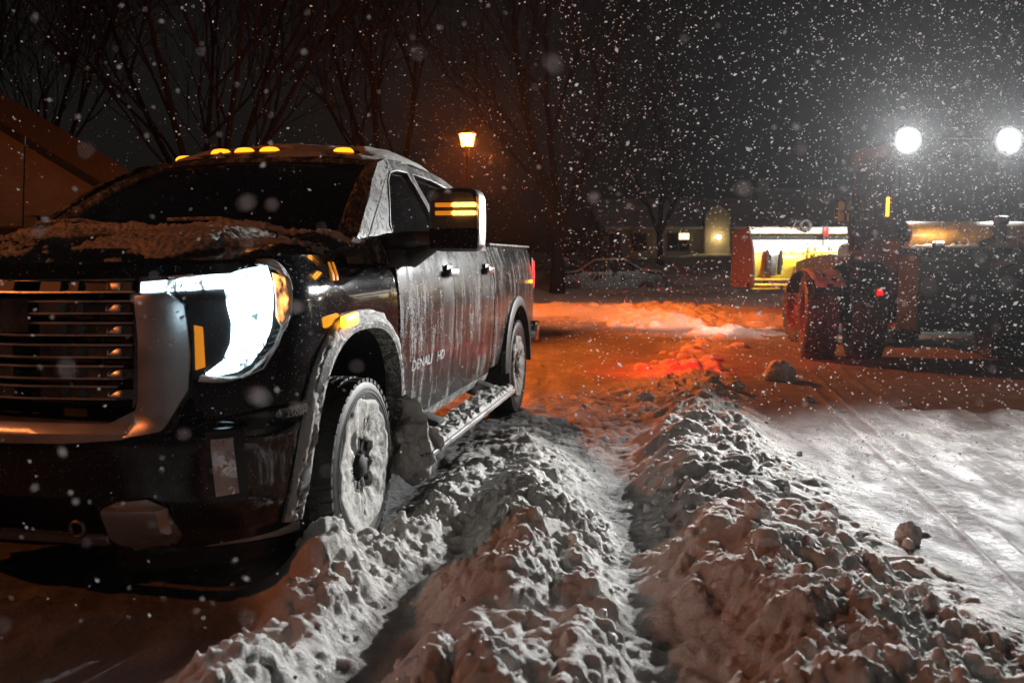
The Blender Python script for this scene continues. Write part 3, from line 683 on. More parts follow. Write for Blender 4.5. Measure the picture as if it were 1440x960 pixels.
# clotted snow behind the front wheel, under the sill
m = MB(); secs = []
for i in range(33):
    t = i/32; sec = []
    for k in range(26):
        a = 2*PI*k/26; r = 0.135*(0.5+0.9*math.sin(PI*min(1, 0.12+t*0.9)))*(1+0.55*fbm(math.cos(a)*1.3, math.sin(a)*1.3, t*5))
        sec.append((-0.57-0.24*t+0.5*r*math.cos(a)*0.8, 1.0+0.9*r*math.sin(a)+0.04*t, 0.60-0.38*t+r*0.9*math.cos(a)))
    secs.append(sec)
m.loft(secs).build('snow_clot', M['snow_crust'], TR, 70)
bm = bmesh.new(); bmesh.ops.create_icosphere(bm, subdivisions=5, radius=1.0)
for v in bm.verts:
    p = v.co.copy(); k_ = 1+0.35*noise.noise(p*1.6+Vector((3, 0, 0)))+0.18*noise.noise(p*4)+0.08*noise.noise(p*11)
    v.co = Vector((-0.66+0.15*p.x*k_, 1.06+0.13*p.y*k_, 0.37+0.17*p.z*k_+0.35*p.x*0.15))
MB().bm(bm).build('snow_clot', M['snow_crust'], TR, 80)
# crust along the arch moulding
for (x0, x1) in ((0, 1),):
    m = MB(); secs = []; n_ = len(ARCHC)
    for i, (x, z) in enumerate(ARCHC):
        q = SD(x, max(z, 0.45)) if x < 0.2 else S(s_of_x(x), z)
        j0 = ARCHC[max(i-1, 0)]; j1 = ARCHC[min(i+1, n_-1)]
        tx, tz = j1[0]-j0[0], j1[1]-j0[1]; l = math.hypot(tx, tz) or 1; nx, nz = -tz/l, tx/l
        if nz*(z-0.5)+nx*x < 0: nx, nz = -nx, -nz
        secs.append((x, q[1], z, nx, nz))
    fine = []
    for a, b in zip(secs, secs[1:]):
        for k in range(4): fine.append(tuple(p+(q-p)*k/4 for p, q in zip(a, b)))
    rows_ = []
    for i, (x, y, z, nx, nz) in enumerate(fine):
        r_ = []
        for j in range(11):
            v = j/10; d = 0.0+0.080*v; yy = y+0.046-0.036*v
            t = 0.010*fbm(x*9, z*9, v*2)+0.009*fbm(x*30, z*30, v*4)+0.002+0.004*(1 if x > 0.1 else 0)
            if j in (0, 10): t = -0.008
            r_.append((x+nx*(d+t*0.4), yy+t, z+nz*(d+t*0.4)))
        rows_.append(r_)
    m.loft(rows_, False, False).build('arch_snow', M['snow_crust'], TR, 70)
# snow rim added round the lit head lamp to give it a soft glow
EDGE = [(0.60, 1.352), (0.75, 1.372), (0.85, 1.392), (0.93, 1.408), (1.01, 1.402), (1.048, 1.345), (1.040, 1.24), (1.0, 1.14), (0.95, 1.055), (0.88, 0.985), (0.80, 0.962), (0.70, 0.968)]
for g in (1, -1):
    ed_ = catmull(EDGE, 14); rows_ = []
    for i, (s_, z) in enumerate(ed_):
        r_ = []; wd = 0.010+0.012*(1 if 0.86 < s_ < 1.06 and z > 1.3 else 0)+0.010*fbm(s_*14, z*14, g)
        for j in range(9):
            v = -1+2*j/8; t = 0.018+(1-v*v)*(0.012+0.016*fbm(s_*20, z*20, v+g)) if 0 < j < 8 else 0.0
            cx_, cz_ = 0.80, 1.19; dx, dz = s_-cx_, z-cz_; l = math.hypot(dx, dz) or 1
            a_ = max(0.0, wd)*v; p = S(g*(s_+dx/l*a_), z+dz/l*a_, max(0.0, t)); r_.append(p)
        rows_.append(r_)
    MB().loft(rows_, False, False).build('glow_snow_rim', M['snow_crust'], TR, 70)
# light of the daytime lamp (both sides) and tail lamps
# ===================================================================== ground
rng = np.random.default_rng(11)
def axis(a, fine0, fine1, b, d, g):
    mid = list(np.arange(fine0, fine1, d)); out = []
    x = fine0; s_ = d
    while x > a: s_ *= g; x -= s_; out.append(x)
    out = out[::-1]+mid; x = mid[-1]; s_ = d
    while x < b: s_ *= g; x += s_; out.append(x)
    return np.array(out)
XA = axis(-400, -1.5, 2.3, 400, 0.0095, 1.024)
YA = []
y = -12.0
while y < 1.7: YA.append(y); y += 0.15 if y < 1.2 else 0.04
y = 1.7
while y < 600: YA.append(y); y += max(0.0095, 0.0110*(y/4.2)**1.4 if y < 30 else 0.17*(y/30)**3)
YA = np.array(YA)
GX, GY_ = np.meshgrid(XA, YA)
# value-noise sampler on a lattice
def vnoise(X, Y, s, seed):
    r = np.random.default_rng(seed); T = r.random((256, 256))
    x = X*s; y = Y*s; xi = np.floor(x).astype(int); yi = np.floor(y).astype(int)
    fx = x-xi; fy = y-yi; fx = fx*fx*(3-2*fx); fy = fy*fy*(3-2*fy)
    a = T[yi & 255, xi & 255]; b = T[yi & 255, (xi+1) & 255]; c = T[(yi+1) & 255, xi & 255]; d = T[(yi+1) & 255, (xi+1) & 255]
    return (a*(1-fx)+b*fx)*(1-fy)+(c*(1-fx)+d*fx)*fy-0.5
def fb(X, Y, s, seed, o=4, g=0.5):
    t = 0; a = 1
    for k in range(o): t = t+a*vnoise(X, Y, s*2**k, seed+k); a *= g
    return t
def ridge(pts, X, Y, warp=0.12):
    """windrow: pts = (x, y, height, left width, right width); returns height"""
    wx = X+warp*fb(X, Y, 1.6, 50)*1.2+0.05*fb(X, Y, 6, 60)
    p = np.array(pts); o = np.argsort(p[:, 1]); p = p[o]
    cx = np.interp(Y, p[:, 1], p[:, 0]); h = np.interp(Y, p[:, 1], p[:, 2]); wl = np.interp(Y, p[:, 1], p[:, 3]); wr = np.interp(Y, p[:, 1], p[:, 4])
    d = wx-cx; t = np.where(d < 0, -d/wl, d/wr)
    out = h*np.clip(1-t, 0, 1)**1.0*(1+0.0*t); soft = h*(0.5+0.5*np.cos(np.pi*np.clip(t, 0, 1)))
    inside = (Y > p[0, 1]-0.6) & (Y < p[-1, 1]+0.8)
    f = np.clip((Y-(p[0, 1]-0.6))/0.6, 0, 1)*np.clip((p[-1, 1]+0.8-Y)/0.8, 0, 1)
    return np.where(inside, 0.35*out+0.65*soft, 0)*f
RA = [(2.35, 11.2, 0.069, 0.372, 0.426), (2.05, 9.6, 0.12, 0.479, 0.532), (1.66, 8.0, 0.171, 0.532, 0.659), (1.33, 6.5, 0.231, 0.532, 0.904), (1.12, 5.2, 0.282, 0.532, 1.064), (1.02, 4.2, 0.299, 0.489, 1.064), (1.0, 3.3, 0.299, 0.532, 1.117), (1.02, 2.4, 0.29, 0.553, 1.117), (1.0, 0.5, 0.257, 0.532, 1.064)]
RB = [(0.22, 6.3, 0.092, 0.317, 0.317), (0.12, 5.4, 0.202, 0.36, 0.381), (-0.02, 4.5, 0.23, 0.317, 0.476), (-0.1, 3.7, 0.23, 0.275, 0.581), (-0.14, 3.0, 0.23, 0.296, 0.635), (-0.16, 2.3, 0.23, 0.317, 0.581), (-0.2, 0.5, 0.184, 0.317, 0.581)]
RB2 = [(0.3, 4.4, 0.09, 0.275, 0.22), (0.24, 3.6, 0.144, 0.22, 0.242), (0.18, 2.8, 0.162, 0.22, 0.264), (0.17, 1.0, 0.144, 0.22, 0.242)]
RC = [(-0.3, 5.0, 0.076, 0.218, 0.273), (-0.52, 4.25, 0.113, 0.24, 0.328), (-0.66, 3.7, 0.17, 0.262, 0.284), (-0.74, 3.2, 0.198, 0.328, 0.262), (-0.8, 2.7, 0.208, 0.415, 0.284), (-0.9, 2.0, 0.189, 0.437, 0.306), (-0.9, 0.5, 0.095, 0.328, 0.273)]
RD = [(0.0, 7.2, 0.03, 0.5, 0.4), (-0.15, 6.0, 0.06, 0.45, 0.4), (-0.35, 5.0, 0.07, 0.35, 0.35), (-0.5, 4.4, 0.05, 0.3, 0.35)]
RUB = [(4.2, 18.0, 0.04, 0.7, 0.7), (3.3, 15.0, 0.03, 0.9, 0.7), (2.6, 12.4, 0.035, 1.0, 0.6), (2.0, 10.4, 0.06, 0.9, 0.5), (1.5, 8.2, 0.07, 0.7, 0.4)]
RF = [(0.55, 6.6, 0.008, 0.5, 0.4), (0.38, 5.2, 0.038, 0.8, 0.5), (0.3, 4.2, 0.05, 0.9, 0.6), (0.2, 3.2, 0.055, 1.0, 0.8), (0.2, 2.0, 0.05, 1.1, 0.9)]
RDIR = (math.sin(R(10.7)), math.cos(R(10.7)))
def base_height(X, Y):
    U = X*RDIR[1]-Y*RDIR[0]; V = X*RDIR[0]+Y*RDIR[1]       # across / along the driveway direction
    ra = ridge(RA, X, Y); rb = ridge(RB, X, Y); rb2 = ridge(RB2, X, Y, 0.06); rc = ridge(RC, X, Y); rd = ridge(RD, X, Y); ru = ridge(RUB, X, Y, 0.3)
    rf = ridge(RF, X, Y, 0.2)
    z = np.maximum.reduce([ra, rb, rb2, rc])*0.88+rf+rd*0.8
    z = np.maximum(z, ru)
    rough = np.clip((ra+rb+rb2+rc)*6+rd*10+ru*8+rf*7, 0, 1)
    PM = np.clip(0.55+2.2*fb(X, Y, 1.7, 300, 3), 0.08, 1.0)
    z = z+0.02*np.exp(-((X+0.64)/0.22)**2-((Y-3.9)/0.2)**2)
    z = z+0.19*np.exp(-((X+0.86)/0.19)**2-((Y-3.72)/0.2)**2)
    # general undulation
    near = np.clip(1-(np.hypot(X, Y-4)/60), 0, 1)
    rdq = 1-0.8*np.clip((U-1.15)/0.4, 0, 1)*np.clip((14-Y)/3, 0, 1)
    z = z+(0.012*fb(X, Y, 2.2, 5)*near+0.006*fb(X, Y, 9, 9)*near)*rdq+(rough*(1-0.55*np.clip((Y-9.5)/3, 0, 1)))*(0.05*fb(X, Y, 5, 20, 3, 0.55)+0.15*np.abs(vnoise(X+0.1*fb(X, Y, 6, 41), Y, 3.3, 21))+0.11*np.abs(vnoise(X+0.05*fb(X, Y, 11, 46), Y+0.08*fb(X, Y, 9, 42), 8.6, 22))+PM*(0.075*np.abs(vnoise(X+0.3+0.03*fb(X, Y, 20, 47), Y+0.03*fb(X, Y, 25, 43), 19.0, 23))+0.045*np.abs(vnoise(X+0.015*fb(X, Y, 50, 48), Y, 41.0, 24)))-0.05)
    ch = np.clip(0.3+3.0*fb(X*1.0, Y*0.6, 0.9, 320, 3), 0, 1)*np.clip((Y-5.5)/1.5, 0, 1)*np.clip((26-Y)/6, 0, 1)*np.clip((1.2-U)/0.5, 0, 1)
    z = z+ch*(0.055*np.abs(vnoise(X, Y, 5.0, 330))+0.045*np.abs(vnoise(X, Y, 11.0, 331))+0.02*np.abs(vnoise(X, Y, 23.0, 332))-0.012)
    # churned strip under and in front of the truck
    lane = np.clip(1-np.abs(X+1.9)/1.6, 0, 1)*np.clip(1-np.abs(Y-3.2)/3.0, 0, 1)
    z = z+lane*0.03*fb(X*1.6, Y*0.8, 4, 31, 4, 0.6)
    # wheel tracks pressed into the ploughed road on the right
    rd_m = np.clip((U-1.15)/0.3, 0, 1)*np.clip((13-Y)/3, 0, 1)
    tr = 0
    for u0 in (1.42, 1.60, 1.98, 2.18, 2.62, 3.1, 3.35, 3.9): tr = tr+0.015*np.exp(-((U-u0+0.02*np.sin(V*0.7+u0))/0.022)**2)-0.007*np.exp(-((U-u0-0.07)/0.045)**2)
    tread = 0.0025*np.sin(V*55+2*np.sin(U*8))*np.clip(np.sin(U*9), 0, 1)
    z = z+rd_m*(tr*(0.6+1.2*np.clip(fb(X, Y, 3, 77)+0.3, 0, 1))+tread+0.004*fb(U*6, V*0.8, 2, 80))
    # tyre ruts behind the truck
    for u0 in (0.05-0.0, -1.75): 
        c = U-(-2.528+0.89 if False else (-2.518+(0.90 if u0 > 0 else -0.90)))
        z = z-0.022*np.exp(-((c)/0.13)**2)*np.clip((V-4.6)/0.8, 0, 1)*np.clip((14-V)/3, 0, 1)*(0.6+0.8*fb(X, Y, 4, 91))
    # low banks across the far side of the drive, flattening to steps on the right
    def bank(y0, h, w, x0, x1, sd):
        yy = Y-(y0+0.5*fb(X*0.5, Y*0.1, 1, sd)); m_ = np.clip((X-x0)/1.2, 0, 1)*np.clip((x1-X)/3, 0, 1)
        pr = np.clip((yy+w*0.35)/(w*0.35), 0, 1); pr = pr*pr*(3-2*pr)*np.clip(1-(yy-w*0.2)/w, 0, 1)
        return h*pr*m_*(1+0.5*fb(X, Y, 0.9, sd+4))
    z = z+bank(18.6, 0.20, 2.4, 2.4, 40, 100)+bank(22.6, 0.19, 4.0, -12, 40, 110)
    z = z+0.2*np.exp(-((X-3.6)/1.3)**2-((Y-21.0)/1.6)**2)*(1+0.8*fb(X, Y, 1.2, 130))+0.10*np.exp(-((X-0.7)/1.6)**2-((Y-22.5)/1.3)**2)*(1+0.8*fb(X, Y, 1.2, 135))
    z = z+np.clip((Y-26)/26, 0, 1)**1.1*1.5+np.clip((Y-55)/200, 0, 1)*1.0+0.35*np.clip((Y-24)/10, 0, 1)*fb(X, Y, 0.22, 140)
    return z, rough
ZB, ROUGH = base_height(GX, GY_)
# stamp thousands of rounded clods of broken snow into the surface
Z = ZB.copy()
def height_at(x, y):
    i = min(len(YA)-2, max(0, np.searchsorted(YA, y)-1)); j = min(len(XA)-2, max(0, np.searchsorted(XA, x)-1))
    return ZB[i, j], ROUGH[i, j]
def stamp(x, y, r, sink, el=1.0, ang=0.0, hs=0.8):
    global Z
    z0, _ = height_at(x, y)
    i0, i1 = np.searchsorted(YA, [y-r*1.4, y+r*1.4]); j0, j1 = np.searchsorted(XA, [x-r*1.4, x+r*1.4])
    if i1-i0 < 2 or j1-j0 < 2: return
    dx = GX[i0:i1, j0:j1]-x; dy = GY_[i0:i1, j0:j1]-y
    c, s_ = math.cos(ang), math.sin(ang); u = (dx*c+dy*s_)/el; v = -dx*s_+dy*c
    d = np.sqrt(u*u+v*v)/r
    d = np.clip(d+0.5*vnoise(GX[i0:i1, j0:j1], GY_[i0:i1, j0:j1], 1.3/r, 3), 0, 9)
    cap = z0-sink*r+r*hs*np.sqrt(np.clip(1-d**2.4, 0, 1))
    Z[i0:i1, j0:j1] = np.where(d < 1, np.maximum(Z[i0:i1, j0:j1], cap), Z[i0:i1, j0:j1])
cand = []
for (n, r0, r1, thr) in ((14, 0.055, 0.08, 0.6), (130, 0.035, 0.06, 0.45), (600, 0.018, 0.036, 0.25), (7000, 0.007, 0.016, 0.12)):
    k = 0; tries = 0
    while k < n and tries < n*8:
        tries += 1
        y = 1.7+(rng.random()**1.7)*10.0; x = rng.uniform(-1.7, 3.4)
        z0, ro = height_at(x, y)
        if ro < thr*rng.uniform(0.5, 1.2): continue
        r = rng.uniform(r0, r1)*min(1.0, 0.45+0.6*ro)
        stamp(x, y, r, rng.uniform(0.25, 0.6), rng.uniform(1, 1.6), rng.uniform(0, 3.1), rng.uniform(0.6, 1.0)); k += 1
for k in range(60):       # crumbs beyond the windrow and along its skirts
    y = rng.uniform(2, 20); x = 1.45+0.13*max(0, y-4)+rng.normal(0.25, 0.35)-(2.2 if rng.random() < 0.3 else 0)
    stamp(x, y, rng.uniform(0.012, 0.035)*(1+y*0.06), 0.2, 1.2, rng.uniform(0, 3), 0.8)
# coarse far clods on the banks
for k in range(900):
    y = rng.uniform(11, 23); x = rng.uniform(0.2, 6); z0, ro = height_at(x, y)
    if ro > 0.15 or (y > 18 and abs(x-3.6) < 1.6): stamp(x, y, rng.uniform(0.05, 0.16), 0.25, 1.3, rng.uniform(0, 3), 0.8)
fine = np.clip(0.6+2.0*fb(GX, GY_, 1.7, 300, 3), 0.2, 1.0)*np.clip(ROUGH*1.3, 0.05, 1)*np.clip((14-GY_)/6, 0, 1)
Z = Z+fine*(0.014*fb(GX, GY_, 30, 200, 3)+0.010*fb(GX, GY_, 62, 210, 2)+0.016*np.abs(vnoise(GX, GY_, 31.0, 230))+0.013*np.abs(vnoise(GX, GY_, 56.0, 231)))
ny, nx = Z.shape
co = np.stack([GX.ravel(), GY_.ravel(), Z.ravel()], 1).astype(np.float32)
idx = np.arange(ny*nx).reshape(ny, nx)
q = np.stack([idx[:-1, :-1].ravel(), idx[:-1, 1:].ravel(), idx[1:, 1:].ravel(), idx[1:, :-1].ravel()], 1).astype(np.int32)
me = bpy.data.meshes.new('snowy_ground'); me.vertices.add(len(co)); me.vertices.foreach_set('co', co.ravel())
me.loops.add(q.size); me.loops.foreach_set('vertex_index', q.ravel()); me.polygons.add(len(q))
me.polygons.foreach_set('loop_start', np.arange(0, q.size, 4, dtype=np.int32)); me.polygons.foreach_set('loop_total', np.full(len(q), 4, dtype=np.int32))
me.polygons.foreach_set('use_smooth', np.ones(len(q), dtype=bool)); me.update()
print('ground verts', len(co))
def ground_mat():
    m, nt, b = new_mat('ground_snow')
    n = noise_node(nt, 24, 8, 0.7); g = noise_node(nt, 300, 3, 0.7); d = noise_node(nt, 1.1, 6, 0.62); w = noise_node(nt, 3.0, 6, 0.7, sc=(1.6, 0.5, 1))
    r = ramp(nt, n.outputs['Fac'], 0.3, 0.7, (0.70, 0.675, 0.64, 1), (0.86, 0.835, 0.80, 1))
    # grey slush and grit where traffic has packed the snow
    geo = N(nt, 'ShaderNodeNewGeometry'); sep = N(nt, 'ShaderNodeSeparateXYZ'); L(nt, geo.outputs['Position'], sep.inputs[0])
    low = ramp(nt, sep.outputs['Z'], 0.0, 0.06, (1, 1, 1, 1), (0, 0, 0, 1)).outputs['Color']
    dirt = maths(nt, 'MULTIPLY', ramp(nt, d.outputs['Fac'], 0.40, 0.66).outputs['Color'], low)
    packed = mix_rgb(nt, maths(nt, 'MULTIPLY', low, 0.9), r.outputs['Color'], (0.18, 0.184, 0.192, 1))
    c = mix_rgb(nt, maths(nt, 'MULTIPLY', dirt, 0.3), packed, (0.13, 0.128, 0.125, 1))
    grit = ramp(nt, noise_node(nt, 55, 3, 0.6).outputs['Fac'], 0.70, 0.74).outputs['Color']
    c = mix_rgb(nt, maths(nt, 'MULTIPLY', maths(nt, 'MULTIPLY', grit, low), 0.7), c, (0.09, 0.085, 0.08, 1))
    L(nt, c, b.inputs['Base Color'])
    wet = maths(nt, 'MULTIPLY', ramp(nt, w.outputs['Fac'], 0.44, 0.60).outputs['Color'], low)
    L(nt, mix_val(nt, wet, 0.75, 0.42), b.inputs['Roughness']); L(nt, mix_val(nt, low, 0.3, 0.14), b.inputs['Specular IOR Level'])
    h = maths(nt, 'ADD', n.outputs['Fac'], maths(nt, 'MULTIPLY', g.outputs['Fac'], 0.12))
    bump(nt, b, h, 0.026, 1.0); return m
me.materials.append(ground_mat())
go = bpy.data.objects.new('snowy_ground', me); COL.objects.link(go); tag(go, 'ground under ploughed and churned snow with long broken windrows', kind='structure')
def gz(x, y):
    i = min(len(YA)-2, max(0, np.searchsorted(YA, y)-1)); j = min(len(XA)-2, max(0, np.searchsorted(XA, x)-1)); return float(Z[i, j])
# loose rubble on the windrows
rub = MB(); protos = []
for k in range(8):
    bm = bmesh.new(); bmesh.ops.create_icosphere(bm, subdivisions=2, radius=1.0)
    for v in bm.verts: v.co *= 1+0.45*noise.noise(v.co*1.2+Vector((k*7, 0, 0)))+0.2*noise.noise(v.co*3.1+Vector((0, k*5, 0)))
    protos.append(([v.co.copy() for v in bm.verts], [[v.index for v in f.verts] for f in bm.faces])); bm.free()
k = 0; tries = 0
while k < 380 and tries < 40000:
    tries += 1
    y = 1.8+(rng.random()**1.6)*9.5; x = rng.uniform(-1.6, 3.2); z0, ro = height_at(x, y)
    if ro < rng.uniform(0.05, 0.7): continue
    r = 0.005+0.030*rng.random()**3.4
    vs, fs = protos[rng.integers(8)]; M3 = Euler((rng.uniform(0, 6), rng.uniform(0, 6), rng.uniform(0, 6))).to_matrix()
    c = Vector((x, y, gz(x, y)+r*0.25)); sc_ = Vector((rng.uniform(0.8, 1.3), rng.uniform(0.8, 1.2), rng.uniform(0.7, 1)))
    rub.add([tuple(c+M3 @ Vector((v.x*sc_.x, v.y*sc_.y, v.z*sc_.z))*r) for v in vs], fs); k += 1
ro_ = rub.build('snow_rubble', M['snow'], None, 75); tag(ro_, 'loose crumbs of broken snow strewn over the windrows', kind='stuff')
# single big lumps one can point at
def lump(x, y, r, label, seed, sz=(1, 1, 0.85), dirty=False):
    bm = bmesh.new(); bmesh.ops.create_icosphere(bm, subdivisions=5, radius=1.0)
    for v in bm.verts:
        p = v.co.copy(); v.co *= 1+0.30*noise.noise(p*1.1+Vector((seed, 0, 0)))+0.14*noise.noise(p*2.8+Vector((seed, 3, 0)))+0.10*noise.noise(p*5.5+Vector((seed, 3, 0)))+0.06*noise.noise(p*12+Vector((seed, 3, 0)))+0.03*noise.noise(p*26+Vector((seed, 3, 0)))
        v.co = Vector((v.co.x*r*sz[0], v.co.y*r*sz[1], v.co.z*r*sz[2]))
    o = MB().bm(bm).build('snow_lump', M['snow'], None, 80); o.location = (x, y, gz(x, y)+r*0.45)
    tag(o, label, 'snow lump', 'big lumps of snow lying loose'); return o
lump(1.97, 4.38, 0.062, 'upright rounded snow lump standing alone at the right skirt of the big windrow', 1, (1, 0.8, 1.2))
lump(3.13, 10.5, 0.17, 'dark rounded snow lump between the windrow tip and the tractor wheel', 2, (1, 1, 0.95))
lump(1.10, 3.95, 0.055, 'snow lump perched on the crest of the big windrow', 3)
lump(1.62, 4.55, 0.055, 'round snow lump half sunk in the right slope of the big windrow', 4)
lump(1.45, 4.05, 0.045, 'smaller round snow lump low on the right slope of the big windrow', 5)
lump(1.30, 8.6, 0.08, 'first grey snow lump in the rubble beyond the flat orange patch', 6, (1.2, 0.9, 0.8))
lump(2.35, 9.4, 0.08, 'snow lump on the far narrow tip of the big windrow', 7, (1.2, 1, 0.7))
lump(2.95, 8.9, 0.045, 'small snow lump alone on the flat road right of the windrow tip', 8)
# ==================================================================== tractor
M['tractor_red'] = iced('tractor_red_paint', (0.022, 0.004, 0.004), 0.0, 0.4, (0.45, 0.85), 0.04, 0.68, filmcol=(0.2, 0.16, 0.14, 1))
M['rim_red'] = simple('rim_red_paint', (0.09, 0.012, 0.01), 0.7, var=0.4)
M['rust'] = simple('brown_sheet_metal', (0.014, 0.012, 0.011), 0.6, var=0.4, scale=5)
M['plate_red'] = simple('rusty_red_plate', (0.035, 0.010, 0.007), 0.7, var=0.5)
M['yellow'] = simple('plow_yellow_paint', (0.60, 0.47, 0.04), 0.4, var=0.22, scale=3)
M['orange_yellow'] = simple('worn_orange_paint', (0.42, 0.20, 0.03), 0.5, var=0.45, scale=6)
M['work_lamp'] = emis('work_lamp_lens', (0.86, 0.94, 1.0), 60)
M['work_lamp_off'] = simple('unlit_lamp_glass', (0.4, 0.4, 0.42), 0.15)
M['ygreen'] = simple('reflective_yellow_green', (0.65, 0.7, 0.12), 0.4, var=0.1)
M['red_plastic'] = simple('red_plastic', (0.5, 0.02, 0.02), 0.4)
LAMPX = -0.55
TC = empty('tractor', (5.96, 12.9, 0.0), R(90+3.0))       # local +x is its heading (away from the camera), +y its left
tag(TC, 'dark red tractor seen from behind, two glaring white work lamps on its roof', 'tractor')
def tw(x, y, z, r, w, parent, red=True):
    wr = empty('wheel', (x, y, z)); wr.parent = parent
    prof = [(r*0.60, -w*0.42), (r*0.74, -w*0.5), (r*0.9, -w*0.5), (r*0.955, -w*0.44), (r*0.965, 0), (r*0.955, w*0.44), (r*0.9, w*0.5), (r*0.74, w*0.5), (r*0.60, w*0.42)]
    t = MB().lathe(prof, (0, 0, 0), 'y', 56)
    n = 22
    for k in range(n):
        for s_ in (1, -1):
            a = 2*PI*(k+(0.5 if s_ > 0 else 0))/n
            for q in range(3):
                aa = a+q*0.075; yy = s_*(0.07+0.14*q)*w*1.05
                t.box((r*0.985*math.cos(aa), yy, r*0.985*math.sin(aa)), (0.055, w*0.19, 0.055), (0, -aa, 0), 0.008)
    t.build('tyre', M['rubber_salt'], wr, 35)
    for s_ in (1, -1):
        m = MB().lathe([(r*0.615, s_*w*0.44), (r*0.60, s_*w*0.46), (r*0.57, s_*w*0.40), (r*0.52, s_*w*0.20), (r*0.34, s_*w*0.16), (r*0.2, s_*w*0.28), (0.0, s_*w*0.30)], (0, 0, 0), 'y', 40)
        for k in range(8):
            a = 2*PI*k/8; m.box((r*0.27*math.cos(a), s_*w*0.25, r*0.27*math.sin(a)), (0.04, 0.03, 0.04), (0, -a, 0))
        m.build('rim', M['rim_red'], wr, 40)
    return wr
# TC local x forward: wheel on front axle left, rear wheels
for y_ in (1.62, 1.00, -1.00, -1.62): tw(0.0 if abs(y_) > 1.5 else -0.12, y_, 0.61, 0.61, 0.44, TC).rotation_euler = (0, 0, -R(15))
for y_ in (0.85, -0.85): tw(2.55, y_, 0.52, 0.52, 0.40, TC)
MB().tube([(0.0, -1.7, 0.6), (0.0, 1.7, 0.6)], 0.10, 12).tube([(2.55, -0.8, 0.52), (2.55, 0.8, 0.52)], 0.09, 12).box((0.9, 0, 0.85), (2.6, 0.6, 0.5), bev=0.05).build('chassis', M['dark'], TC)
# mudguards, the left one snowed
for g, y in ((1, 1.62), (-1, -1.62)):
    m = MB(); secs = []
    for k in range(15):
        a = PI*(0.16+0.66*k/14)
        secs.append([(0.05+r_*math.cos(a)*1.02, y+yy, 0.60+r_*math.sin(a)) for r_, yy in ((0.635, -0.25), (0.635, 0.25), (0.655, 0.25), (0.655, -0.25))])
    m.loft(secs).build('mudguard', M['rust'], TC)
    m = MB(); secs = []
    for k in range(25):
        a = PI*(0.22+0.56*k/24); sec = []
        for j in range(13):
            v = j/12; t = 0.02+0.03*fbm(a*5, v*3, 3+g)+0.012*fbm(a*20, v*12, 4) if 0 < j < 12 else -0.01
            sec.append((0.05+(0.655+t)*math.cos(a), y-0.24+0.48*v, 0.60+(0.655+t)*math.sin(a)))
        secs.append(sec)
    m.loft(secs, False, False).build('mudguard_snow', M['snow_crust'], TC, 70)
# hull: red side tanks, dark engine housing, cab with posts and glass
MB().box((-0.30, 0.66, 1.20), (1.1, 0.46, 1.0), bev=0.08).build('side_panel', M['tractor_red'], TC)
MB().box((-0.30, -0.66, 1.20), (1.1, 0.46, 1.0), bev=0.08).build('side_panel', M['tractor_red'], TC)
MB().box((2.0, -0.25, 1.35), (2.2, 0.72, 0.65), bev=0.12).build('bonnet', M['tractor_red'], TC)
for g in (1, -1):
    m = MB(); secs = []
    for k in range(13):
        a = PI*(0.02+0.72*k/12)
        secs.append([(-0.12+r_*math.cos(a), g*(1.04+yy), 0.61+r_*math.sin(a)) for r_, yy in ((0.74, -0.27), (0.74, 0.27), (0.78, 0.27), (0.78, -0.27))])
    m.loft(secs).build('rear_mudguard', M['tractor_red'], TC)
before = set(bpy.data.objects)
cab = MB()
for g in (1, -1):
    cab.tube([(-1.05, g*0.72, 1.35), (-1.15, g*0.80, 2.0), (-1.0, g*0.72, 2.85)], 0.05, 8).tube([(0.35, g*0.72, 1.35), (0.30, g*0.78, 2.0), (0.15, g*0.70, 2.85)], 0.05, 8)
    cab.tube([(-1.05, g*0.75, 1.5), (0.33, g*0.75, 1.5)], 0.05, 8).tube([(-0.35, g*0.78, 1.5), (-0.40, g*0.72, 2.85)], 0.035, 8)
cab.tube([(-1.08, -0.75, 1.75), (-1.08, 0.75, 1.75)], 0.045, 8)
cab.build('cab_frame', M['dark'], TC)
M['cab_glass'] = simple('cab_glass', (0.02, 0.024, 0.03), 0.12)
for g in (1, -1):
    MB().loft([[(-1.04, g*0.74, 1.5), (-1.12, g*0.80, 2.0), (-1.0, g*0.72, 2.82), (0.17, g*0.70, 2.82), (0.30, g*0.78, 2.0), (0.33, g*0.74, 1.5)], [(-1.04, g*0.72, 1.5), (-1.12, g*0.78, 2.0), (-1.0, g*0.70, 2.82), (0.17, g*0.68, 2.82), (0.30, g*0.76, 2.0), (0.33, g*0.72, 1.5)]]).build('cab_window', M['cab_glass'], TC, 30)
MB().loft([[(-1.06, -0.70, 1.5), (-1.06, 0.70, 1.5), (-1.0, 0.66, 2.82), (-1.0, -0.66, 2.82)], [(-1.04, -0.70, 1.5), (-1.04, 0.70, 1.5), (-0.98, 0.66, 2.82), (-0.98, -0.66, 2.82)]]).build('cab_window', M['cab_glass'], TC, 30)
rf = MB().box((-0.42, 0, 2.90), (1.55, 1.62, 0.24), bev=0.06).build('cab_roof', M['dark'], TC)
for k in range(1): pass
m = MB(); secs = []
for i in range(26):
    sec = []
    for j in range(26):
        u, v = i/25, j/25; e = min(u, v, 1-u, 1-v)
        sec.append((-1.16+1.48*u, -0.78+1.56*v, 3.0+(0.05*min(1, e*12)+0.02*fbm(u*5, v*5, 2)) if e > 0 else 2.99))
    secs.append(sec)
m.loft(secs, False, False).build('roof_snow', M['snow_crust'], TC, 70)
LAMPS = []
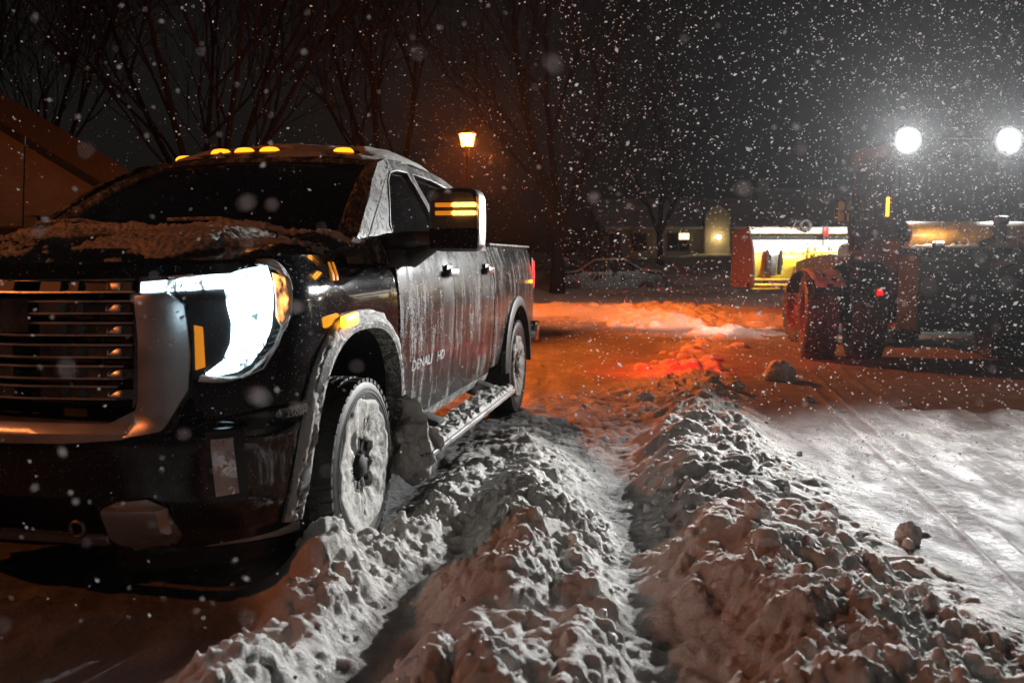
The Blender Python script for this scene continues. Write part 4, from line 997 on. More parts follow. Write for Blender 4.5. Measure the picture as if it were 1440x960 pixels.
for g in (1, -1):
    y = g*0.70
    lp = MB().loft([[(-1.20+dx, y+0.20*k*math.cos(a), 2.99+0.19*k*math.sin(a)) for a in [2*PI*q_/20 for q_ in range(20)]] for dx, k in ((0.10, 0.55), (0.06, 0.95), (0.0, 1.05), (-0.03, 1.08))]).build('work_lamp', M['dark'], TC)
    MB().lathe([(0.0, -0.056), (0.08, -0.053), (0.135, -0.048)], (-1.20, y, 2.99), 'x', 32).build('lamp_lens', M['work_lamp'], lp)
    for r0_, r1_, e_ in ((0.136, 0.152, 1.6), (0.153, 0.166, 0.7), (0.167, 0.180, 0.32), (0.181, 0.193, 0.14)):
        MB().lathe([(r0_, -0.048), (r1_, -0.044)], (-1.20, y, 2.99), 'x', 32).build('glare_ring', emis('glare_ring_glow', (0.86, 0.94, 1.0), e_), lp)  # glowing rings, dimmer outwards, paint a soft glare round the lens
    MB().prism([(-1.15, y-0.30), (-1.47, y-0.30), (-1.50, y), (-1.70, y+0.44), (-1.15, y+0.52)], 2.735, 2.755, 'z').build('lamp_cutoff_plate', M['dark'], TC, 20)  # plate added under the lamp, shaped to cut its light off nearby ground
    MB().box((-1.10, y, 3.04), (0.05, 0.04, 0.12), bev=0.01).build('lamp_bracket', M['dark'], lp)
    # front work lamps, lighting the pusher
    lf = MB().lathe([(0.0, -0.08), (0.07, -0.06), (0.095, 0.0), (0.10, 0.03), (0.0, 0.03)], (0.42, g*0.62, 2.90), 'x', 20).build('front_work_lamp', M['dark'], TC)
    MB().lathe([(0.0, 0.036), (0.085, 0.034)], (0.42, g*0.62, 2.90), 'x', 20).build('lamp_lens', M['work_lamp'], lf)
# tail lamps, amber clearance lamps, mirrors, reflective marker, exhaust
for g in (1, -1):
    tl = MB().box((-1.56, g*1.14, 0.98), (0.05, 0.16, 0.12), bev=0.012).build('tail_lamp', M['dark'], TC)
    MB().box((-1.588, g*1.14, 0.98), (0.012, 0.13, 0.09), bev=0.004).build('lamp_lens', M['red_plastic'], tl)
    MB().tube([(0.25, g*0.74, 2.3), (0.30, g*0.92, 2.42), (0.28, g*0.95, 2.25)], 0.018, 6).build('mirror_arm', M['dark'], TC)
    MB().box((0.25, g*0.95, 2.13), (0.05, 0.20, 0.34), bev=0.03).build('mirror', M['dark'], TC)
MB().box((-1.03, 0.84, 2.12), (0.05, 0.03, 0.26), bev=0.008).build('amber_strip', M['amber_lit'], TC)
mkp = MB().box((0.20, 0.93, 2.12), (0.02, 0.17, 0.30), bev=0.01).build('reflective_panel', M['ygreen'], TC)
MB().box((0.183, 0.91, 2.12), (0.02, 0.028, 0.30)).box((0.183, 0.93, 2.12), (0.02, 0.17, 0.03)).build('panel_stripe', M['dark'], mkp)
MB().tube([(1.0, -0.4, 1.6), (1.0, -0.4, 2.3), (0.92, -0.4, 2.4)], 0.045, 10).build('exhaust', M['metal'], TC)
for o in set(bpy.data.objects)-before: o.data.transform(Matrix.Translation((0.65, 0, 0)))
# loader arms to the pusher
for g in (1, -1):
    MB().loft([[(x, g*0.50-0.06, z-h), (x, g*0.50+0.06, z-h), (x, g*0.50+0.06, z+h), (x, g*0.50-0.06, z+h)] for x, z, h in ((0.4, 1.15, 0.10), (1.2, 1.25, 0.12), (2.2, 1.35, 0.13), (3.2, 1.30, 0.12), (3.75, 1.25, 0.10))]).build('loader_arm', M['rust'], TC, 30, 0.01)
    MB().tube([(1.0, g*0.50, 0.85), (2.3, g*0.50, 1.25)], 0.055, 10).build('loader_ram', M['metal'], TC)
# rear hitch carrying the back blade
MB().box((-2.1, 0.35, 1.30), (1.0, 0.08, 0.10), (0, R(14), 0), 0.01).box((-2.1, -0.35, 1.30), (1.0, 0.08, 0.10), (0, R(14), 0), 0.01).tube([(-1.6, 0, 1.7), (-2.5, 0, 1.6)], 0.04, 8).build('rear_hitch', M['dark'], TC)
MB().box((-1.62, -0.10, 1.0), (0.55, 2.5, 0.95), bev=0.06).build('shade_box', M['dark'], TC)  # dark box added below the blade to block the work lamps' light
MB().box((-1.915, -0.10, 1.40), (0.05, 2.45, 0.06), bev=0.01).build('box_rim', M['rust'], TC)
# ------------------------------------------------------------- back blade
BB = empty('back_blade', (5.98, 10.72, 0.0), R(90+3.0))
tag(BB, 'raised worn orange blade with a snowy lower edge, hung behind the tractor', 'snow blade')
def bladesec(y, up=0.0):
    return [(-0.02+0.10*math.cos(a)*1.0, y, 1.70+0.145*math.sin(a)*1.0) for a in [PI*(-0.5+k/10) for k in range(11)]]
fr = []
for y in [1.30-0.1*k for k in range(27)]:
    secp = []
    for k in range(11):
        a = -0.5+k/10; secp.append((-0.02+0.16*(a*a*4), y, 1.70+0.31*a))
    for k in range(11):
        a = 0.5-k/10; secp.append((0.03+0.16*(a*a*4), y, 1.70+0.31*a))
    fr.append(secp)
MB().loft(fr).build('moldboard', M['orange_yellow'], BB, 40)
ed = MB(); ed.loft([[(x0, y, z0+dz) for x0, z0 in ((0.02, 1.535), (0.18, 1.535), (0.18, 1.562), (0.02, 1.562))] for y, dz in ((1.31, 0.0), (0.45, 0.0), (0.28, 0.11), (0.02, 0.11), (-0.12, 0.0), (-1.31, 0.0))])
ed.build('cutting_edge', M['metal'], BB, 30)
m = MB(); secs = []
for k in range(120):
    y = 1.30-2.6*k/119; dz = lerp_tab([(-1.3, 0), (-0.12, 0), (0.02, 0.11), (0.28, 0.11), (0.45, 0), (1.3, 0)], y)
    t = 0.012+0.02*fbm(y*6, 1, 1)+0.01*fbm(y*22, 2, 1)
    secs.append([(-0.01, y, 1.548+dz), (-0.03-t*0.5, y, 1.556+dz+t), (0.0, y, 1.566+dz+t*1.6), (0.06, y, 1.56+dz)])
m.loft(secs).build('edge_snow', M['snow'], BB, 60)
bk = MB().box((-0.10, 0.30, 1.76), (0.14, 0.10, 0.30), (0, 0, 0), 0.02).tube([(-0.10, 0.30, 1.66), (-0.08, 0.52, 1.58)], 0.035, 8).tube([(-0.16, 0.25, 1.86), (-0.16, 0.36, 1.86)], 0.05, 12)
bk.build('mounting_bracket', M['dark'], BB)
added_lamp = MB().box((-0.24, -1.10, 1.56), (0.05, 0.13, 0.08), bev=0.01).box((-0.12, -1.10, 1.52), (0.24, 0.03, 0.03)).build('blade_lamp', M['dark'], BB)  # second lamp added out of view to brighten the blade's right end
hl_ = MB().box((-0.24, 1.10, 1.56), (0.05, 0.13, 0.08), bev=0.01).box((-0.12, 1.10, 1.52), (0.24, 0.03, 0.03)).build('blade_lamp', M['dark'], BB)
M['small_lamp'] = emis('small_white_lamp', (1, 0.93, 0.8), 25)
MB().box((-0.24, 1.10, 1.606), (0.045, 0.11, 0.012), bev=0.004).build('lamp_lens', M['small_lamp'], hl_)
MB().box((-0.24, -1.10, 1.606), (0.045, 0.11, 0.012), bev=0.004).build('lamp_lens', M['small_lamp'], added_lamp)
rb_ = MB()
for y in (-1.0, -0.55, 0.75, 1.2): rb_.box((0.10, y, 1.70), (0.10, 0.03, 0.26), bev=0.005)
rb_.build('stiffener', M['orange_yellow'], BB)
# ------------------------------------------------------------ snow pusher
SP = empty('snow_pusher', (5.98, 17.0, 0.0), R(90+2.0))
tag(SP, 'raised yellow sectional snow pusher with red side plates, floodlit and dusted with snow', 'snow pusher')
# local x forward away, y left; we see its back
W2 = 1.55
secs = []
def curve(k):   # back profile from bottom (k=0) to top (k=1), bulging towards the camera
    z = 0.98+0.98*k; x = -0.30*math.sin(PI*min(1, k*1.0))**0.8+0.34*k*k
    return x, z
for y in (W2, W2-0.01, 0.56, 0.54, 0.0, -0.54, -0.56, -W2+0.01, -W2):
    o_ = 0.0
    sec = [(curve(k/14)[0]+o_, y, curve(k/14)[1]) for k in range(12)]+[(curve(k/14)[0]+0.05, y, curve(k/14)[1]) for k in range(11, -1, -1)]
    secs.append(sec)
MB().loft(secs).build('moldboard', M['yellow'], SP, 40)
# snow dusted over the back of the moldboard (upper part and foot)
m = MB(); secs = []
for i in range(140):
    y = W2-0.02-(2*W2-0.04)*i/139; sec = []
    for k in range(41):
        kk = k/40*11/14; x, z = curve(kk)
        t = 1.25*(k/40-0.66)*2.2+0.35*fbm(y*1.6, kk*3, 2)+0.22*fbm(y*7, kk*9, 5)-0.05+0.9*math.exp(-(k/40/0.12)**2)*(0.5+0.8*fbm(y*2, 1, 8))
        h = max(-0.012, min(0.012, t*0.05))
        sec.append((x-h, y, z+h*0.3))
    secs.append(sec)
m.loft(secs, False, False).build('snow_dusting', M['snow'], SP, 70)
# top visor: dark slot, pale lip with snow
MB().box((0.12, 0, 1.815), (0.10, 2*W2-0.08, 0.13)).build('visor_slot', M['dark'], SP)
MB().loft([[(-0.02, y, 1.885), (0.16, y, 1.975), (0.30, y, 1.985), (0.30, y, 1.965), (0.16, y, 1.945), (0.0, y, 1.865)] for y in (W2, -W2)]).build('top_visor', M['yellow'], SP, 30)
m = MB(); secs = []
for k in range(120):
    y = W2-2*W2*k/119; t = 0.02+0.012*fbm(y*5, 3, 1)+0.008*fbm(y*20, 3, 1)
    secs.append([(-0.03, y, 1.88), (-0.035, y, 1.90+t), (0.12, y, 1.97+t), (0.30, y, 1.985+t), (0.31, y, 1.98)])
m.loft(secs).build('visor_snow', M['snow'], SP, 60)
for g in (1, -1):
    ys = g*W2
    MB().prism([(-0.36, 0.90), (-0.40, 1.20), (-0.34, 1.55), (-0.12, 1.86), (0.02, 2.0), (1.0, 1.92), (1.1, 0.86), (-0.2, 0.84)], ys+g*0.0, ys+g*0.04, 'y').build('side_plate', M['plate_red'], SP, 30, 0.008)
    MB().box((0.35, ys+g*0.075, 0.92), (1.1, 0.06, 0.10), bev=0.02).build('skid_shoe', M['plate_red'], SP)
for z, n_ in ((0.985, 'lower_rail'), (1.03, 'foot_rail')):
    MB().box((-0.10 if z < 1 else -0.16, 0, z-0.055 if z < 1 else z), (0.10, 2*W2-0.02, 0.035), bev=0.006).build(n_, M['yellow'], SP)
for i in range(5):
    y0 = W2-0.3-0.62*i
    MB().box((-0.05, y0, 0.90), (0.04, 0.56, 0.12), bev=0.008).build('edge_section', M['yellow'], SP)
    MB().box((-0.08, y0, 0.958), (0.05, 0.10, 0.05), bev=0.01).build('section_bolt', M['dark'], SP)
# trip brackets with rams, vertical ribs
for y in (1.20, -1.20):
    b = MB().loft([[(-0.36, y-0.13, 1.60), (-0.36, y+0.13, 1.60), (-0.30, y+0.13, 1.60), (-0.30, y-0.13, 1.60)], [(-0.40, y-0.06, 1.44), (-0.40, y+0.06, 1.44), (-0.30, y+0.06, 1.44), (-0.30, y-0.06, 1.44)], [(-0.30, y-0.05, 1.1), (-0.30, y+0.05, 1.1), (-0.2, y+0.05, 1.1), (-0.2, y-0.05, 1.1)]])
    b.build('trip_bracket', M['metal'], SP)
    for dy in (-0.12, 0.12): MB().tube([(-0.37, y+dy, 1.56), (-0.36, y+dy, 1.34), (-0.30, y+dy, 1.12)], [0.03, 0.05, 0.035], 10).build('trip_spring', M['rubber'], SP)
for y in (0.55, 0.43, 0.16, -0.16, -0.43, -0.55):
    MB().box((-0.33, y, 1.32), (0.10, 0.03, 0.62), bev=0.006).build('upright_rib', M['yellow'] if abs(y) > 0.2 else M['metal'], SP)
MB().box((-0.36, 0, 1.52), (0.05, 1.1, 0.05), bev=0.01).box((-0.36, 0, 1.12), (0.05, 1.1, 0.05), bev=0.01).box((-0.40, 0, 1.32), (0.06, 0.36, 0.20), bev=0.02).build('coupler_frame', M['yellow'], SP)
MB().box((-0.38, -0.02, 1.34), (0.08, 0.16, 0.08), bev=0.02).build('coupler_pin', M['dark'], SP)
# round hose reel and red flag on the top edge
hr = MB().lathe([(0.09+0.035*math.cos(a), 0.035*math.sin(a)) for a in [2*PI*k/10 for k in range(11)]], (-0.05, 0.52, 2.02), 'x', 24)
hr.tube([(-0.05, 0.60, 2.08), (-0.10, 0.72, 2.10), (-0.10, 0.78, 1.98)], 0.018, 8).build('hose_coil', M['rubber_salt'], SP)
MB().box((-0.12, 0.16, 1.90), (0.03, 0.10, 0.16), (0, 0, R(8)), 0.005).build('warning_flag', M['red_plastic'], SP)
MB().tube([(-0.12, 0.20, 1.5), (-0.12, 0.21, 2.02)], 0.012, 6).build('flag_rod', M['dark'], SP)
# ================================================================ background
M['siding'] = simple('vinyl_siding', (0.36, 0.30, 0.24), 0.6, var=0.12, scale=2)
M['siding_far'] = simple('cream_siding', (0.42, 0.38, 0.26), 0.6, var=0.1, scale=2)
M['roofing'] = simple('dark_shingle', (0.05, 0.048, 0.045), 0.9, var=0.3, scale=12)
M['trimw'] = simple('pale_trim', (0.25, 0.22, 0.19), 0.5, var=0.1)
M['pane'] = simple('window_glass', (0.015, 0.017, 0.02), 0.08)
M['iron'] = simple('painted_iron', (0.05, 0.02, 0.012), 0.5)
def glow_glass(name, col, s):
    m = bpy.data.materials.new(name); m.use_nodes = True; nt = m.node_tree; nt.nodes.remove(nt.nodes['Principled BSDF'])
    t = N(nt, 'ShaderNodeBsdfTransparent'); e = N(nt, 'ShaderNodeEmission'); a = N(nt, 'ShaderNodeMixShader'); a.inputs[0].default_value = 0.4
    e.inputs['Color'].default_value = (*col, 1); e.inputs['Strength'].default_value = s
    L(nt, t.outputs[0], a.inputs[1]); L(nt, e.outputs[0], a.inputs[2]); L(nt, a.outputs[0], nt.nodes['Material Output'].inputs['Surface']); return m
M['lamp_glow'] = glow_glass('sodium_lamp_glass', (1.0, 0.36, 0.07), 45)
M['porch_glow'] = emis('porch_bulb', (1.0, 0.74, 0.36), 30)
M['window_lit'] = emis('lit_window', (1.0, 0.80, 0.42), 2.2)
M['purple'] = emis('purple_lights', (0.30, 0.10, 0.9), 0.7)
M['needles'] = simple('evergreen_needles', (0.03, 0.045, 0.03), 0.9, var=0.4)
M['carpaint'] = simple('dark_car_paint', (0.012, 0.013, 0.015), 0.25)
# ---- lamp post
LX, LY = -0.83, 17.0
LP = empty('lamp_post', (LX, LY, 0)); tag(LP, 'lit orange lantern on a slim iron post beyond the truck', 'lamp post')
def lamp_post(root, hgt=3.45):
    MB().lathe([(0.0, 0), (0.13, 0), (0.13, 0.12), (0.09, 0.2), (0.065, 0.5), (0.045, 0.6), (0.038, hgt-0.2), (0.055, hgt-0.17), (0.038, hgt-0.13), (0.036, hgt-0.02), (0.07, hgt), (0.0, hgt)], n=16).build('post', M['iron'], root)
    ln = MB()
    for k in range(6):
        a = 2*PI*k/6+0.3; ln.tube([(0.095*math.cos(a), 0.095*math.sin(a), hgt+0.02), (0.155*math.cos(a), 0.155*math.sin(a), hgt+0.25)], 0.008, 6)
    ln.lathe([(0.0, hgt+0.005), (0.10, hgt+0.005), (0.10, hgt+0.025), (0.0, hgt+0.025)], n=6).lathe([(0.175, hgt+0.25), (0.16, hgt+0.275), (0.06, hgt+0.34), (0.02, hgt+0.36), (0.025, hgt+0.39), (0.0, hgt+0.42)], n=6)
    ln = ln.build('lantern', M['iron'], root)
    MB().lathe([(0.0, hgt+0.03), (0.085, hgt+0.03), (0.145, hgt+0.245), (0.0, hgt+0.245)], n=6, a0=0.3, a1=0.3+2*PI).build('lantern_glass', M['lamp_glow'], ln)
lamp_post(LP)
LP2 = empty('lamp_post', (-7.6, 0.6, 0)); tag(LP2, 'second lit orange lantern post behind the camera on the left', 'lamp post')
lamp_post(LP2, 4.5); [setattr(o.data.materials, '__dummy', 0) if False else o.data.materials.clear() or o.data.materials.append(glow_glass('dim_lamp_glass', (1.0, 0.42, 0.10), 16)) for o in bpy.data.objects if o.name.startswith('lantern_glass') and o.parent and o.parent.parent == LP2]
# ---- bare trees
def grow(m, p, d, r, ln, depth, seed, spread, up, minr):
    rs = random.Random(seed); n = 5; path = [p]; rad = [r]; q = p.copy(); dd = d.copy(); kids = []
    for k in range(n):
        dd = (dd+Vector((rs.uniform(-1, 1), rs.uniform(-1, 1), rs.uniform(-0.6, 1.0)))*0.16+Vector((0, 0, up))).normalized()
        q = q+dd*ln/n; path.append(q.copy()); rad.append(r*(1-0.45*(k+1)/n))
        if k >= 1 and depth > 0: kids.append((q.copy(), dd.copy(), rad[-1]))
    m.tube(path, rad, 6 if r > 0.03 else 4, False)
    if depth <= 0: return
    for i, (c, e, rr) in enumerate(kids):
        for b in range(1 if i < len(kids)-1 else 2):
            ax = Vector((rs.uniform(-1, 1), rs.uniform(-1, 1), rs.uniform(-1, 1))).cross(e)
            if ax.length < 0.05: continue
            nd = (e+ax.normalized()*spread*rs.uniform(0.6, 1.35)).normalized()
            nr_ = max(minr, rr*rs.uniform(0.5, 0.8)); grow(m, c, nd, nr_, ln*rs.uniform(0.58, 0.82), depth-1, rs.random(), spread, up, minr)
def tree(x, y, h, r, stems, lean, seed, label, depth=4, spread=0.55, name='bare_tree', fork=0.25):
    t = empty(name, (x, y, gz(x, y)-0.1)); tag(t, label, 'tree', 'bare winter trees')
    rs = random.Random(seed); tm = MB(); cm = MB()
    top = Vector((rs.uniform(-0.1, 0.1), 0, h*fork*0.5)); tm.tube([(0, 0, 0), tuple(top*0.5+Vector((0.02, 0, 0))), tuple(top)], [r*1.5, r*1.15, r*1.1], 12)
    for k in range(stems):
        a = 2*PI*k/stems+rs.uniform(-0.4, 0.4); d = Vector((math.cos(a)*lean, math.sin(a)*lean*0.8, 1)).normalized()
        q = top.copy(); path = [q.copy()]; rad = [r*0.8]
        for i in range(4):
            d = (d+Vector((rs.uniform(-.1, .1), rs.uniform(-.1, .1), 0.05))).normalized(); q = q+d*h*fork/2.2; path.append(q.copy()); rad.append(r*(0.8-0.11*(i+1)))
            grow(cm, q.copy(), (d+Vector((rs.uniform(-.9, .9), rs.uniform(-.9, .9), 0))*0.7).normalized(), r*0.36, h*0.24, depth-1, rs.random(), spread, 0.03, 0.008)
        tm.tube(path, rad, 9)
        grow(cm, q, d, rad[-1], h*0.28, depth, rs.random(), spread, 0.03, 0.008)
    tm.build('trunk', M['bark'], t, 60); cm.build('crown', M['bark'], t, 60)
    return t
tree(-8.4, 26, 15, 0.14, 6, 0.55, 3, 'big spreading bare tree standing behind the truck cab, its stems fanned wide')
tree(-4.4, 33, 16, 0.18, 3, 0.35, 8, 'tall straight bare tree rising above the middle of the cab roof')
tree(1.55, 31.0, 15, 0.2, 3, 0.30, 5, 'bare tree with thick twin stems just right of the lantern post')
tree(-17, 32, 14, 0.15, 4, 0.45, 12, 'bare tree at the far left beyond the house gable')
tree(7.2, 44, 12, 0.13, 4, 0.45, 21, 'wide faint bare tree in front of the distant lit house', depth=3)
#tree(16.0, 34, 14, 0.25, 4, 0.4, 27, 'faint bare tree far behind the glaring tractor lamps', depth=3)
# ---- evergreen
def conifer(x, y, h, w, label, seed):
    t = empty('evergreen_tree', (x, y, gz(x, y)-0.1)); tag(t, label, 'tree'); rs = random.Random(seed)
    MB().tube([(0, 0, 0), (0, 0, h*0.95)], [0.12, 0.02], 8).build('trunk', M['bark'], t)
    m = MB()
    for k in range(2600):
        u = rs.random()**0.7; z = h*(0.06+0.92*u); rad = w*(1-u)**0.8*rs.uniform(0.35, 1.0)*(0.8+0.35*math.sin(z*9)); a = rs.uniform(0, 2*PI)
        c = Vector((rad*math.cos(a), rad*math.sin(a), z-0.25*rad)); s_ = rs.uniform(0.05, 0.13)
        d = Vector((math.cos(a), math.sin(a), -0.35)).normalized(); e = d.cross(Vector((0, 0, 1))).normalized()
        m.add([tuple(c-d*s_), tuple(c+e*s_*0.35), tuple(c+d*s_), tuple(c-e*s_*0.35+Vector((0, 0, s_*0.3)))], [(0, 1, 2), (0, 2, 3)])
    m.build('crown', M['needles'], t, 0); return t
conifer(3.2, 34, 2.6, 1.9, 'dark low evergreen beside the snowed-in parked car', 4)
conifer(1.9, 37, 3.6, 1.6, 'taller dark evergreen right of the twin-stemmed bare tree', 9)
# ---- left house: sided gable end towards the camera
HL = empty('gabled_house', (-12.9, 16.0, 0)); tag(HL, 'tan sided house with a steep gable and dark garage door, dimly lit orange', 'house')
HW = 5.75; EZ = 2.62; SL = 0.60
wl = MB()
z = 0.0; k = 0
while z < EZ+HW*SL:
    z1 = min(z+0.115, EZ+HW*SL); hw0 = HW if z < EZ else HW-(z-EZ)/SL; hw1 = HW if z1 < EZ else HW-(z1-EZ)/SL
    if hw1 < 0.02: break
    wl.add([(-hw0, -0.018, z), (hw0, -0.018, z), (hw1, 0.0, z1), (-hw1, 0.0, z1)], [(0, 1, 2, 3)])
    wl.add([(-hw1, 0.0, z1), (hw1, 0.0, z1), (hw1, -0.018, z1), (-hw1, -0.018, z1)], [(0, 1, 2, 3)])
    z = z1
wl.box((HW-0.06, 1.35, EZ/2), (0.1, 2.7, EZ)).box((-HW+0.06, 1.35, EZ/2), (0.1, 2.7, EZ))
wl.build('wall', M['siding'], HL, 0)
for g in (1, -1):
    rr = MB(); A_ = (g*(HW+0.45), EZ-0.27); B_ = (0.0, EZ+HW*SL)
    rr.add([(A_[0], -0.35, A_[1]), (B_[0], -0.35, B_[1]+0.05), (B_[0], 2.8, B_[1]+0.05), (A_[0], 2.8, A_[1]), (A_[0], -0.35, A_[1]+0.16), (B_[0], -0.35, B_[1]+0.22), (B_[0], 2.8, B_[1]+0.22), (A_[0], 2.8, A_[1]+0.16)], [(0, 1, 2, 3), (4, 5, 6, 7), (0, 1, 5, 4), (0, 3, 7, 4), (3, 2, 6, 7)])
    rr.build('roof', M['roofing'], HL, 0)
    MB().tube([(g*(HW+0.45), 2.8, EZ-0.30), (g*(HW+0.45), -0.36, EZ-0.30)], 0.055, 8).build('gutter', M['roofing'], HL)
gd = MB().box((2.2, -0.05, 0.97), (5.9, 0.06, 1.95)).build('garage_door', M['roofing'], HL)
for k in range(4): MB().box((2.2, -0.09, 0.25+0.48*k), (5.7, 0.03, 0.42), bev=0.01).build('door_panel', M['roofing'], gd)
MB().box((2.2, -0.05, 2.03), (6.2, 0.09, 0.12)).box((5.2, -0.05, 0.98), (0.1, 0.09, 1.97)).build('door_trim', M['trimw'], HL)
wn = MB().box((-0.7, -0.14, 2.16), (0.16, 0.2, 0.06), bev=0.01).box((-0.7, -0.10, 1.78), (0.10, 0.1, 0.04)).build('wall_lantern', M['iron'], HL)
MB().lathe([(0.0, -0.15), (0.06, -0.15), (0.08, 0.15), (0.0, 0.15)], (-0.7, -0.2, 1.97), 'z', 8).build('lantern_glass', M['lamp_glow'], wn)
# ---- far ranch house
HF = empty('ranch_house', (11.0, 60.0, 0.9)); tag(HF, 'low cream house far beyond the road with a glowing porch lamp and one lit window', 'house')
wf = MB().box((2.0, 4.0, 1.25), (14.0, 7.6, 2.5)).box((2.4, -0.3, 1.7), (1.6, 0.8, 3.4))
wf.add([(1.6, -0.72, 3.4), (3.2, -0.72, 3.4), (2.4, -0.72, 4.0), (1.6, 0.1, 3.4), (3.2, 0.1, 3.4), (2.4, 0.1, 4.0)], [(0, 1, 2), (3, 4, 5), (0, 2, 5, 3), (1, 2, 5, 4)])
wf.build('wall', M['siding_far'], HF, 0)
MB().loft([[(x, -0.5, 2.5), (x, 4.0, 4.6), (x, 8.4, 2.5), (x, 8.4, 2.38), (x, 4.0, 4.45), (x, -0.5, 2.38)] for x in (-5.4, 9.4)]).build('roof', M['snow_far'], HF, 0)
for wx, ww in ((-2.6, 1.0), (-4.2, 0.8)):
    f = MB().box((wx, 0.17, 1.55), (ww+0.16, 0.08, 1.26)).build('window', M['trimw'], HF)
    for s_ in (-0.5, 0.5): MB().box((wx+s_*ww*0.5, 0.12, 1.55), (ww*0.46, 0.04, 1.12)).build('pane', M['pane'], f)
f = MB().box((0.0, 0.17, 1.55), (1.5, 0.08, 1.3)).build('window', M['trimw'], HF)
MB().box((-0.36, 0.12, 1.55), (0.68, 0.04, 1.16)).build('pane', M['pane'], f); MB().box((0.38, 0.12, 1.30), (0.66, 0.04, 0.66)).build('pane', M['pane'], f)
MB().box((0.38, 0.12, 1.92), (0.66, 0.04, 0.40)).build('pane', M['window_lit'], f)
pl_ = MB().box((2.4, -0.78, 1.85), (0.14, 0.16, 0.3), bev=0.02).build('porch_lamp', M['iron'], HF)
MB().lathe([(0.0, -0.15), (0.13, -0.08), (0.16, 0.0), (0.13, 0.08), (0.0, 0.15)], (2.4, -0.98, 1.85), 'z', 14).build('bulb', M['porch_glow'], pl_)
# second faint roof farther right, dark neighbour house behind the truck
H2 = empty('neighbour_house', (24.0, 62.0, 1.0)); tag(H2, 'unlit neighbouring house with a snowy roof behind the snow pusher', 'house')
MB().box((0, 4, 1.3), (12, 8, 2.6)).build('wall', M['siding_far'], H2)
MB().loft([[(x, -0.6, 2.6), (x, 4.0, 5.4), (x, 8.6, 2.6), (x, 4.0, 5.2)] for x in (-6.5, 6.5)]).build('roof', M['snow_far'], H2, 0)
for wx in (-3.0, 0.0, 3.0):
    f = MB().box((wx, -0.04, 1.6), (1.2, 0.06, 1.2)).build('window', M['trimw'], H2); MB().box((wx, -0.09, 1.6), (1.0, 0.04, 1.0)).build('pane', M['pane'], f)
# ---- parked car under snow
CX, CY = 3.6, 34.0
PC = empty('parked_car', (CX, CY, gz(CX, CY)-0.42), 0.0); tag(PC, 'dark sedan parked in the distance under a layer of snow, half buried', 'car')
prof = [(-2.1, 0.35), (-2.15, 0.75), (-1.75, 0.92), (-1.15, 1.0), (-0.55, 1.42), (0.55, 1.45), (1.15, 1.05), (1.85, 0.98), (2.1, 0.75), (2.1, 0.35)]
body = MB().loft([[(x*k, y, 0.35+(z-0.35)*kz) for x, z in prof] for y, k, kz in ((-0.85, 0.97, 0.88), (-0.78, 1.0, 0.97), (-0.6, 1.0, 1.0), (0.6, 1.0, 1.0), (0.78, 1.0, 0.97), (0.85, 0.97, 0.88))]).build('body', M['carpaint'], PC, 40)
MB().prism([(-1.0, 0.98), (-0.52, 1.33), (-0.02, 1.36), (-0.02, 0.98)], -0.862, -0.84, 'y').build('side_window', M['pane'], PC)
MB().prism([(0.04, 0.98), (0.04, 1.36), (0.52, 1.34), (1.0, 1.0)], -0.862, -0.84, 'y').build('side_window', M['pane'], PC)
for x in (-1.35, 1.3):
    for y in (-0.76, 0.76): MB().lathe([(0.0, -0.1), (0.2, -0.11), (0.31, -0.1), (0.33, 0), (0.31, 0.1), (0.2, 0.11), (0.0, 0.1)], (x, y, 0.33), 'y', 24).build('wheel', M['rubber'], PC)
m = MB(); secs = []
for i in range(60):
    x = -1.95+3.9*i/59; zt = lerp_tab([(-2.1, 0.74), (-1.75, 0.92), (-1.15, 1.0), (-0.55, 1.42), (0.55, 1.45), (1.15, 1.05), (1.85, 0.98), (2.1, 0.75)], x); sec = []
    for j in range(13):
        v = -0.78+1.56*j/12; e = 1 if 0 < j < 12 else 0
        sec.append((x, v, zt+(0.06+0.03*fbm(x*2, v*2, 3))*e-0.03*(1-e)-0.06*(abs(v)/0.78)**4))
    secs.append(sec)
m.loft(secs, False, False).build('snow_cover', M['snow_far'], PC, 60)
for y in (-0.6, 0.6): MB().box((2.06, y, 0.78), (0.08, 0.3, 0.10), bev=0.02).build('tail_lamp', M['red_plastic'], PC)
# ---- purple light string on a low rail
PR = empty('light_rail', (-0.5, 40.0, gz(-0.5, 40))); tag(PR, 'short rail strung with dim purple lights far behind the truck bed', 'string lights')
MB().tube([(-0.75, 0, 0), (-0.75, 0, 1.05)], 0.03, 6).tube([(0.65, 0, 0), (0.65, 0, 1.05)], 0.03, 6).tube([(-0.75, 0, 1.0), (0.65, 0, 1.0)], 0.02, 6).build('rail', M['dark'], PR)
pm = MB()
for k in range(14): pm.lathe([(0.0, -0.05), (0.04, 0), (0.0, 0.05)], (-0.7+0.1*k, -0.04, 1.0+0.03*math.sin(k*2.1)), 'z', 6)
pm.build('bulb_string', M['purple'], PR)
